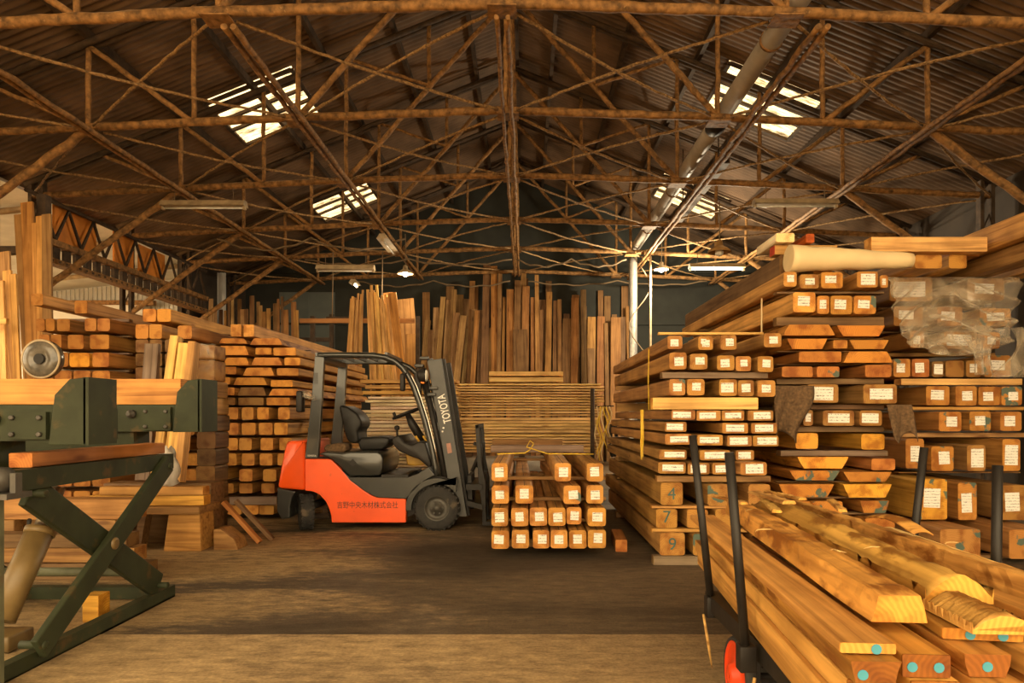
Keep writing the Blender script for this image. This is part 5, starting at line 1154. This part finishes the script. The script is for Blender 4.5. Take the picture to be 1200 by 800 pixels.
for i, (xt, yt, xb, w, c_) in enumerate(((-2, 300, 8, .10, HONEY), (6, 296, 18, .13, BROWN), (10, 318, 24, .09, HONEY), (17, 322, 30, .07, HONEY), (3, 330, 12, .06, FRESH))):
    y1 = 7.0 - .05 * i + .14 * PZ(yt, 7.4); lean('short_board', PX(xb, 7.0 - .05 * i), 7.0 - .05 * i, .0, PX(xt, y1), y1, PZ(yt, y1), w, .03, c_, f'{od(i+1)} lower board at picture edge, leaning by the stack behind lift', 'board', 'lower boards at the picture edge')
bar_x('cross_lath', PX(-8, 7.15), PX(32, 7.15), PZ(384, 7.15), PZ(377, 7.15), 6.86, 6.90, FRESH, 'short pale lath across the front of lower leaning boards', 'lath')
# ------------------------------------------------------------------ plank piles behind the forklift and the low pile
def plank_pile(name, Y, D, layers, label, group, ext=.0):
    """layers: (x0, y0, x1, y1, colour) of each plank's long edge seen from the front at depth Y"""
    for i, (x0, y0, x1, y1, c_) in enumerate(layers):
        bar_x(name, PX(x0, Y), PX(x1, Y), PZ(y1, Y) + .0008, PZ(y0, Y) - .0008, Y + R.uniform(0, .03), Y + D + R.uniform(0, .03), c_, label.format(od(i + 1)), 'plank', group)
Yp = 11.5; Ls = []
PB = (0.80, .52, .20)
Ls += [(573, 435, 660, 440.3, FRESH), (573, 442, 660, 447.3, FRESH)]
for i in range(12): Ls.append((535 + R.uniform(-1.5, 2), 449.3 + i * 3.25, 707 + R.uniform(-5, 2), 451.35 + i * 3.25, PB))
for i in range(5): Ls.append((532 + R.uniform(-2, 2), 489 + i * 3.7, 703 + R.uniform(-3, 3), 492.4 + i * 3.7, (0.80, .52, .20)))
for i in range(6): Ls.append((533 + R.uniform(-3, 2), 508.5 + i * 3.75, 704 + R.uniform(-3, 3), 511.6 + i * 3.75, PB))
plank_pile('stacked_plank', Yp, .40, Ls, '{} plank down in the honey plank pile behind the low pile', 'honey plank pile')
for k, x in enumerate((545, 620, 690)):
    for i in range(11):
        xx = PX(x, Yp); y0 = 451.7 + i * 3.25
        bar_x('sticker_lath', xx, xx + .05, PZ(y0 + .85, Yp), PZ(y0, Yp), Yp + .02, Yp + .42, BROWN, f'{od(i+1)} thin spacer lath down, {["forklift-side", "middle", "pipe-side"][k]} column of honey plank pile', 'lath', 'spacer laths in the honey plank pile')
z0 = PZ(531, Yp)
for k, x in enumerate((-1.0, -.1, .85)): bar_x('stack_bearer', x, x + .1, z0 - .065, z0 - .002, Yp + .02, Yp + .42, OLD, f'{["forklift-side", "middle", "pipe-side"][k]} dark bearer under the honey plank pile', 'bearer', 'bearers under the honey plank pile')
bm = BM(); rbox(bm, (-1.12, Yp - .02, .09), (1.12, Yp + .48, z0 - .068), .05, 0, 3); tag(obj('wrapped_pack', bm, M_WRAP), 'timber pack wrapped in pale plastic under the honey plank pile', 'wrapped pack')
for k, x in enumerate((-.8, .7)): bar_x('stack_bearer', x, x + .1, 0, .088, Yp, Yp + .46, OLD, f'{["forklift-side", "pipe-side"][k]} floor bearer under the plastic wrapped pack', 'bearer', 'bearers under the wrapped pack')
bm = BM(); tube(bm, [(1.12, 11.3, 0), (1.12, 11.3, 1.75)], .035, 8); tag(obj('stake_post', bm, M_RUSTD), 'dark upright stake at pipe-side end of honey plank pile', 'post')
g = thing('rope_hank', 'hanks of yellow and green rope hung on the dark stake', 'rope', (1.16, 11.24, 1.65))
for k in range(7):
    bm = BM(); x = .02 + .035 * k; ln = R.uniform(.6, .95); pts = [Vector((x + .03 * math.sin(t * .7 + k), -.02 - .01 * k, -t * ln / 14 - .2)) for t in range(15)]; tube(bm, pts, .012, 6)
    obj('rope_strand', bm, M_STRAP if k % 3 else M_CREAM, g)
bm = BM(); tube(bm, [Vector((.30 + .05 * math.cos(t), 0, -.75 + .28 * math.sin(t))) for t in [i * .5 for i in range(14)]], .03, 8); obj('black_hose_loop', bm, M_RUBBER, g)
bm = BM(); tube(bm, [(0, 0, -.2), (.3, -.04, -.19)], .012, 6); obj('hook_bar', bm, M_RUSTD, g)
Yq = 10.6; Ls = []
for i in range(3): Ls.append((R.uniform(421, 428), 444.5 + i * 6.6, 520 + R.uniform(-2, 20), 448.8 + i * 6.6, (0.66, .36, .11)))
y = 464.5; k = 0
while y < 582:
    h_ = R.choice((2.9, 3.3, 3.3, 4.2)); x0 = 420 + R.uniform(-2, 14); x1 = R.choice((536, 538, 533, 528))
    Ls.append((x0, y, x1 + R.uniform(-2, 2), y + h_, PALE if y < 548 else HONEY)); y += h_ + .75; k += 1
y_end = y
plank_pile('stacked_board', Yq, .45, Ls, '{} board down in the pale board pile behind the forklift', 'pale board pile')
for k, x in enumerate((435, 500)):
    for i in range(3):
        y0 = 449.0 + i * 6.6; bar_x('sticker_lath', PX(x, Yq), PX(x, Yq) + .06, PZ(y0 + (2.1 if i < 2 else 2.4), Yq), PZ(y0, Yq), Yq + .04, Yq + .44, OLD, f'{od(i+1)} spacer lath down, {["lift-side", "pipe-side"][k]} column topping pale board pile', 'lath', 'spacer laths topping the pale board pile')
zb = PZ(y_end, Yq)
if zb > .01:
    for k, x in enumerate((-2.2, -1.4)): bar_x('stack_bearer', x, x + .1, 0, zb - .001, Yq + .02, Yq + .45, OLD, f'{["lift-side", "pipe-side"][k]} floor bearer under the pale board pile', 'bearer', 'bearers under the pale board pile')
print('pale pile bottom', zb)
# ------------------------------------------------------------------ boards leaning on the back wall
Yw = 20.2
bl_ = [(497,376,503),(503,388,508),(509,362,515),(516,350,521),(522,352,527),(528,340,534),(531,368,538),(538,372,545),(545,386,549),(550,330,556),(553,364,559),(556,366,561),(561,364,566),(566,311,574),(576,313,583),(584,318,588),(589,349,592),(594,340,602),(603,330,610),(602,388,618),(611,320,617),(612,336,620),(622,350,626),(627,324,631),(632,364,636),(640,343,646),(648,354,652),(653,353,657),(659,374,668),(669,350,677),(680,341,686),(687,410,695),(688,372,697),(699,372,707),(707,380,711),(714,374,725),(726,372,732),(733,360,738)]
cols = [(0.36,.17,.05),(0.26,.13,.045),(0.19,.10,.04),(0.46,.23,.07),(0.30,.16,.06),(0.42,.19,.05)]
for i, (x0, yt, x1) in enumerate(bl_):
    w = (x1 - x0 + .6) * 19.9 / F; xm = (x0 + x1) / 2; ln = R.uniform(-.10, .10) if x0 > 560 else R.uniform(-.35, -.05)
    yf = 19.55 - .075 * (i % 4); yy = yf + .11 * PZ(yt, 20.1)
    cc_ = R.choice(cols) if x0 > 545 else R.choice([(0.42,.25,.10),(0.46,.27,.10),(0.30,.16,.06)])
    lean('wall_board', PX(xm, 19.9) + ln, yf, 0, PX(xm, 20.1) - ln * .2, yy, PZ(yt, 20.1), w, .05, cc_, f'{od(i+1)} upright board from the forklift mast, in the front rank along dark back wall', 'board', 'boards leaning on the back wall')
for i in range(26):
    xm = 500 + i * 9.6 + R.uniform(-2, 2); yt = R.uniform(345, 400) if i % 3 else R.uniform(322, 352)
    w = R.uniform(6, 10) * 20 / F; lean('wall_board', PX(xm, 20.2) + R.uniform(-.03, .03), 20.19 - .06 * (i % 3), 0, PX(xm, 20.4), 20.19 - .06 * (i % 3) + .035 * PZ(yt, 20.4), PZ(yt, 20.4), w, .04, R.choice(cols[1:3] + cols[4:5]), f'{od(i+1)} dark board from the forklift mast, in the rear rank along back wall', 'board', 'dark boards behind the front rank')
# strips and sheets leaning on the rail rack nearer
Yr = 13.8
RR = thing('rail_rack', 'tall rack with long horizontal rail holding strips behind the forklift', 'rack', (0, Yr, 0))
zr_ = PZ(376, Yr)
bm = BM(); bbox(bm, (PX(352, Yr), -.05, zr_ - .045), (PX(486, Yr), .0, zr_ + .045)); o = obj('rail', bm, [W_SIDE], RR); o.color = (0.42, .19, .06, 1)
bm = BM(); bbox(bm, (PX(382, Yr), .01, zr_ + .05), (PX(468, Yr), .05, zr_ + .09)); obj('upper_bar', bm, M_RUSTD, RR)
for x in (-4.3, -2.17):
    bm = BM(); bbox(bm, (x - .04, .0, 0), (x + .04, .08, zr_ + .1)); obj('post', bm, M_RUSTD, RR)
bm = BM()
for x in (-3.9, -2.9): tube(bm, [(x, .02, zr_), (x + .02, .02, zr_ + 1.4)], .012, 5)
obj('hanger_wire', bm, M_CABLE, RR)
n = 0
for (xa, xb, y0, y1, cnt, c0) in ((403, 424, 340, 352, 9, (0.58, .33, .11)), (430, 468, 333, 352, 13, (0.72, .42, .14))):
    for i in range(cnt):
        n += 1; u = (i + .5) / cnt; xt = xa + (xb - xa) * u * .72 + (8 if xa == 403 else 0); xf = xa + (xb - xa) * u * 1.15 + (8 if xa > 420 else -6)
        w = (xb - xa) / cnt * Yr / F * .95; ytop = R.uniform(y0, y1) + (6 if xa > 420 and i > 8 else 0); yf = Yr - .60 - .045 * (i % 3); yt_ = yf + .128 * PZ(ytop, Yr); zt = PZ(ytop, yt_)
        lean('timber_strip', PX(xf, yf), yf, 0, PX(xt, yt_), yt_, zt, w, .03, c0, f'{od(i+1)} thin strip from the lift side, {"narrow" if xa == 403 else "wide"} bundle leaning on rail rack', 'strip', 'strips leaning on the rail rack')
for i, (xt, yt, xf, w, c_, l) in enumerate(((463, 346, 492, .17, (0.55, .24, .06), 'wide orange board leaning at the end of strips on rail rack'), (452, 340, 470, .20, (0.38, .17, .05), 'brown board standing behind the strips on the rail rack'))):
    lean('leaning_board', PX(xf, 13.5), 12.95 + .95 * i, 0, PX(xt, Yr + .05), Yr - .26 + .55 * i, PZ(yt, Yr), w, .03, c_, l, 'board')
lean('panel_sheet', PX(492, 14.4), 14.3, 0, PX(474, 14.75), 14.75, PZ(350, 14.7), .40, .02, (0.50, .25, .07), 'tilted brown panel sheet leaning past the end of rail rack', 'panel')
lean('panel_sheet', PX(487, 14.2), 14.0, 0, PX(483, 14.3), 14.35, PZ(391, 14.3), .30, .02, (0.44, .22, .06), 'lower brown panel sheet in front of the tilted one', 'panel')
# dim boards in the corner beyond the pale highest beams
for i in range(22):
    xm = 238 + i * 5.2 + R.uniform(-1, 1); Yc = 17.3; yt = R.uniform(346, 366) + (4 if i < 5 else 0)
    lean('corner_board', PX(xm, Yc) + .25, Yc - .5 - .045 * (i % 4), 0, PX(xm, Yc), Yc - .5 - .045 * (i % 4) + .14 * PZ(yt, Yc), PZ(yt, Yc), R.uniform(.06, .13), .03, R.choice([(0.30, .15, .05), (0.38, .2, .07), (0.2, .11, .05), (0.45, .28, .13)]), f'{od(i+1)} dim board from the girder, upright in far corner behind stacks', 'board', 'dim boards in the far corner')
bm = BM(); bbox(bm, (-8.0, 17.45, 2.9), (-5.0, 17.53, 3.0)); 
CR = thing('corner_rack', 'dark rail rack behind dim boards in the far corner', 'rack', (-6.5, 17.5, 0)); bm.free()
bm = BM(); bbox(bm, (-1.6, -.04, 3.2), (1.6, .04, 3.3)); obj('rail', bm, M_RUSTD, CR)
for x in (-1.55, 1.55):
    bm = BM(); bbox(bm, (x - .05, -.05, 0), (x + .05, .05, 3.9)); obj('post', bm, M_RUSTD, CR)
# ------------------------------------------------------------------ cart loaded with offcut slabs
CT = thing('slab_cart', 'black steel stake cart with red-orange wheels carrying offcut slabs', 'cart', (1.38, 2.9, 0))
def K(x, y, z): return (x - 1.38, y - 2.9, z)
for x in (.92, 1.84):
    bm = BM(); bbox(bm, K(x - .03, 2.25, .36), K(x + .03, 3.37, .435)); obj('side_rail', bm, M_BLACK, CT)
for y in (2.28, 2.8, 3.33):
    bm = BM(); bbox(bm, K(.95, y - .03, .37), K(1.81, y + .03, .43)); obj('cross_rail', bm, M_BLACK, CT)
bm = BM(); bbox(bm, K(.95, 2.32, .415), K(1.81, 3.36, .436)); o = obj('deck', bm, [W_SIDE], CT); o.color = (*OLD, 1)
def stake(xt, yt, xb, yb, Y, lab=None):
    if xt < 1000: xt -= 3.5; xb -= 3.5
    zt = PZ(yt, Y); zb = PZ(yb, Y); zb = max(zb, .34)
    bm = BM(); tube(bm, [K(PX(xb, Y), Y, zb), K((PX(xb, Y) * 1.05 + PX(xt, Y)) / 2.05 , Y, (zb + zt) / 2), K(PX(xt, Y), Y, zt)], .0185, 12); s_ = obj('stake', bm, M_BLACK, CT)
    bm = BM(); q = K(PX(xb, Y), Y, .34); rbox(bm, (q[0] - .032, q[1] - .032, .33), (q[0] + .032, q[1] + .032, .43), .006); obj('stake_socket', bm, M_BLACK, CT)
stake(815, 510, 838, 718, 3.30); stake(858, 530, 878, 772, 2.60); stake(1083, 524, 1062, 716, 3.30); stake(1169, 545, 1166, 772, 2.60)
for (x, y, s) in ((.93, 2.95, -1), (1.83, 2.95, 1)):
    bm = BM(); lathe(bm, [(.145, -.018), (.152, -.025), (.162, -.024), (.17, -.01), (.17, .01), (.162, .024), (.152, .025), (.145, .018)], K(x, y, .174), 'x', 36, caps=False); t_ = obj('wheel_tyre', bm, M_RUBBER, CT)
    bm = BM(); lathe(bm, [(.150, s * .022), (.142, s * .026), (.132, s * .012), (.06, s * .02), (.05, s * .045), (.02, s * .05), (.001, s * .05), (.001, -.02), (.146, -.016)], K(x, y, .174), 'x', 32, caps=False); obj('wheel_rim', bm, M_REDRIM, t_)
for y in (2.95,):
    bm = BM(); tube(bm, [K(.935, y, .174), K(1.825, y, .174)], .016, 8)
    for x in (.99, 1.77): bbox(bm, K(x - .015, y - .04, .15), K(x + .015, y + .04, .37))
    obj('axle', bm, M_BLACK, CT)
for x in (1.15, 1.65):
    bm = BM(); lathe(bm, [(.02, -.025), (.11, -.025), (.125, -.015), (.125, .015), (.11, .025), (.02, .025)], K(x, 3.2, .129), 'x', 28); t_ = obj('caster_wheel', bm, M_RUBBER, CT)
    bm = BM(); bbox(bm, K(x - .05, 3.17, .129), K(x - .035, 3.23, .33)); bbox(bm, K(x + .035, 3.17, .129), K(x + .05, 3.23, .33)); bbox(bm, K(x - .06, 3.12, .32), K(x + .06, 3.28, .362)); obj('caster_fork', bm, M_BLACK, CT)
SG = 'offcut slabs loaded on the stake cart'
def cart_slab(xn, yn, xf, yf, z, w, h, col, label, kind='flat', dots=(), tilt=0.0, wob=.05):
    a = Vector((xn, yn)); b = Vector((xf, yf)); Lg = (b - a).length; yaw = math.atan2(-(b - a).x, (b - a).y)
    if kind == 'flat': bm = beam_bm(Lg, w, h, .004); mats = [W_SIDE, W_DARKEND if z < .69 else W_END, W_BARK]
    elif kind == 'waney': bm = slab_bm(Lg, w, h, .72, 1.0, 44, wob); mats = [W_BARK, W_END, W_BARK]
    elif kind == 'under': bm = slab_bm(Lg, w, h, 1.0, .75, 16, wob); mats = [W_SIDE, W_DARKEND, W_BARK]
    else: bm = slab_bm(Lg, w, h, .96, 1.0, 44, wob, .82); mats = [W_BARK, W_END, W_BARK]
    nm = 'offcut_board' if kind == 'flat' else 'offcut_slab'
    o = obj(nm, bm, mats, None, (xn, yn, z), (tilt, 0, PI / 2 + yaw)); o.color = jcol(col, .10); tag(o, label, 'offcut', SG)
    for dy in dots:
        m_ = BM(); lathe(m_, [(.013, 0), (.013, -.0015)], (0, 0, 0), 'x', 12); d_ = obj('blue_paint_dot', m_, M_BLUEP, o, (-.0005, dy, h * .45)); d_['label'] = 'blue paint dot'
    return o
CFR = (0.64, .325, .075); CHN = (0.54, .255, .055); CDK = (0.32, .15, .05)
LAY = ['lowest', 'second lowest', 'middle', 'second highest full']
for li, (z, h, n) in enumerate(((.438, .062, 6), (.504, .062, 6), (.570, .062, 6), (.636, .058, 6))):
    for i in range(n):
        u = i / (n - 1); xn = .862 + .785 * u + (.0 if li % 2 else .015); xf = 1.065 + .64 * u
        w = .121 if li < 3 else .119
        yn = 1.70 + R.uniform(-.05, .05) + (.05 * u); yf = 3.95 + R.uniform(-.22, .16)
        if li == 3 and i == 1: yf = 2.62
        xf = xn + (xf - xn) * (yf - yn) / 2.25
        dots = () if li < 3 else ((.03,), (-.03, .035), (.0,), (-.04, .03), (.02,), ())[i]
        cart_slab(xn, yn, xf, yf, z, w, h, R.choice((CHN, CFR, CHN)), f'{od(i+1)} slab from the stakes side in the {LAY[li]} layer on the stake cart', 'flat' if li < 2 else R.choice(('flat', 'under', 'flat')), dots, wob=.03)
zt_ = .701
cart_slab(.865, 1.72, 1.025, 3.95, zt_ , .138, .026, CFR, 'long clean flat board along the stakes edge atop the cart load', 'flat', (-.02,))
cart_slab(1.075, 2.68, 1.135, 3.85, .640, .085, .022, (0.80, .46, .14), 'thin pale board lying in the gap beside the long clean board on cart', 'flat')
cart_slab(1.025, 1.86, 1.215, 3.95, zt_ + .036, .14, .075, CFR, 'knotty waney slab slanting across the middle atop the cart load', 'waney', (), 0.0, .16)
cart_slab(1.22, 1.82, 1.34, 2.6, zt_, .20, .030, CHN, 'short slab with blue dots poking out below the round-backed slab', 'flat', (-.05, .03))
cart_slab(1.285, 2.02, 1.45, 4.02, zt_ + .042, .205, .085, (0.70, .38, .10), 'broad round-backed slab in the middle atop the cart load', 'arch', (), 0.0, .09)
cart_slab(1.50, 1.84, 1.50, 3.6, zt_, .09, .032, CHN, 'narrow flat slab between round-backed slab and ridged stick atop cart', 'flat', (.0,))
cart_slab(1.60, 2.10, 1.61, 4.10, zt_, .075, .095, (0.72, .40, .11), 'long ridged stick running lengthwise atop the cart load', 'waney', (), 0.0, .08)
cart_slab(1.705, 1.95, 1.72, 4.05, zt_, .11, .045, (0.66, .35, .10), 'wide tan board on the far stakes edge atop the cart load', 'flat')
cart_slab(1.68, 2.2, 1.73, 3.3, zt_ + .047, .09, .015, (0.85, .60, .30), 'thin pale lath lying on the wide tan board atop cart', 'flat')
cart_slab(1.24, 1.76, 1.25, 2.0, zt_ + .035, .16, .052, (0.70, .37, .09), 'short round-backed offcut at near end of the cart load', 'arch', (), 0.0, .05)
def peel(u, v):
    a = (v - .5) * 1.9; return (.05 * math.sin(a) + .06 * u, u * .42, .03 * math.cos(a) + .03 * math.sin(u * 3))
bm = BM(); G = [[bm.verts.new(peel(i / 12, j / 6)) for j in range(7)] for i in range(13)]
for i in range(12):
    for j in range(6): bm.faces.new((G[i][j], G[i + 1][j], G[i + 1][j + 1], G[i][j + 1])).smooth = True
o = obj('bark_peel', bm, [W_BARK], None, (1.575, 2.7, zt_ + .108), (0, .05, .1), False); md = o.modifiers.new('thickness', 'SOLIDIFY'); md.thickness = .006; o.color = (*CFR, 1)
tag(o, 'curled strip of bark peel lying on the round-backed slab', 'bark peel')
for i, (x, y, z, a, b_, l) in enumerate(((.90, 3.27, .35, .02, .26, 'straw-coloured shaving hanging from the farther aisle stake of cart'), (.87, 2.45, .36, -.02, .2, 'straw-coloured shaving hanging from the cart rail near the wheel'))):
    bm = BM(); tube(bm, [(0, 0, 0), (a, -.01, -b_ * .5), (a * 2.2, .01, -b_)], [.006, .008, .003], 6); o = obj('wood_shaving', bm, [W_SIDE], None, (x - .045, y, z)); o.color = (*FRESH, 1); tag(o, l, 'shaving')
for k, (x, y, a) in enumerate(((1.02, 2.9, .5), (1.12, 2.45, -.7), (1.36, 3.0, .9), (1.30, 2.5, -.3), (1.63, 2.6, .4), (1.15, 3.5, 1.1), (1.40, 3.6, -.9))):
    bm = BM(); Lk = R.uniform(.06, .13); pts = [Vector(((i / 8 - .5) * Lk, .012 * math.sin(i * .9), 0.008 * math.sin(PI * i / 8))) for i in range(9)]; tube(bm, pts, [.001, .002, .0025, .003, .003, .003, .002, .002, .001], 5)
    o = obj('wood_shaving', bm, [W_SIDE], None, (x, y, zt_ + .11), (0, 0, a)); o.color = (0.7, .46, .18, 1); tag(o, f'{od(k+1)} pale curled wood shaving from the aisle stakes, lying on the cart load', 'shaving', 'shavings on the cart load')

for k, (x, y, a, Lk, w) in enumerate(((1.20, 3.25, -.25, .75, .05), (1.34, 3.45, -.02, .60, .06), (1.42, 3.05, -.32, .50, .045), (1.14, 3.55, .12, .45, .04), (1.47, 3.6, .10, .42, .05))):
    bm = slab_bm(Lk, w, .014, .8, 1.0, 20, .22); o = obj('bark_strip', bm, [W_BARK, W_END, W_BARK], None, (x, y, zt_ + .137 + .016 * (k % 3)), (0, .02, PI / 2 + a)); o.color = jcol((0.66, .38, .12), .1)
    tag(o, f'{od(k+1)} ragged bark strip from the aisle stakes, lying near far end of cart load', 'bark strip', 'bark strips on the cart load')
# ------------------------------------------------------------------ camera, light
cam = bpy.data.cameras.new('camera'); co = bpy.data.objects.new('camera', cam); COL.objects.link(co)
co.location = (0, 0, CH); co.rotation_euler = (PI / 2, 0, 0)
cam.sensor_width = 36; cam.lens = 24; cam.shift_x = -(VX - 600) / 1200; cam.shift_y = (VY - 400) / 1200; cam.clip_end = 200; cam.clip_start = 0.05
SC.camera = co
w = bpy.data.worlds.new('sky'); SC.world = w; w.use_nodes = True
bg = w.node_tree.nodes['Background']; bg.inputs[0].default_value = (1.0, 0.76, 0.44, 1); bg.inputs[1].default_value = 3.5
def area(name, loc, rot, sx, sy, power, col):
    l = bpy.data.lights.new(name, 'AREA'); l.shape = 'RECTANGLE'; l.size = sx; l.size_y = sy; l.energy = power; l.color = col
    o = bpy.data.objects.new(name, l); COL.objects.link(o); o.location = loc; o.rotation_euler = rot; return o
def point(name, loc, power, col, r=.1):
    l = bpy.data.lights.new(name, 'POINT'); l.energy = power; l.color = col; l.shadow_soft_size = r
    o = bpy.data.objects.new(name, l); COL.objects.link(o); o.location = loc; return o
point('pendant_light', (PX(775, 16.0), 16.0, PZ(316, 16.0) - .25), 260, (1, .8, .52))
point('pendant_light_far', (PX(475, 13.7), 13.7, PZ(321, 13.7) - .25), 25, (1, .8, .52))
point('tube_light', (PX(840, 14.2), 14.2, PZ(314, 14.2) - .15), 240, (1, .82, .55))
vs = SC.view_settings; vs.view_transform = 'Standard'; vs.look = 'None'; vs.exposure = 1.0; vs.gamma = 1.0; vs.use_curve_mapping = False
SC.cycles.use_denoising = True
SC.cycles.max_bounces = 8; SC.cycles.diffuse_bounces = 5; SC.cycles.transparent_max_bounces = 12
SC.cycles.sample_clamp_indirect = 6
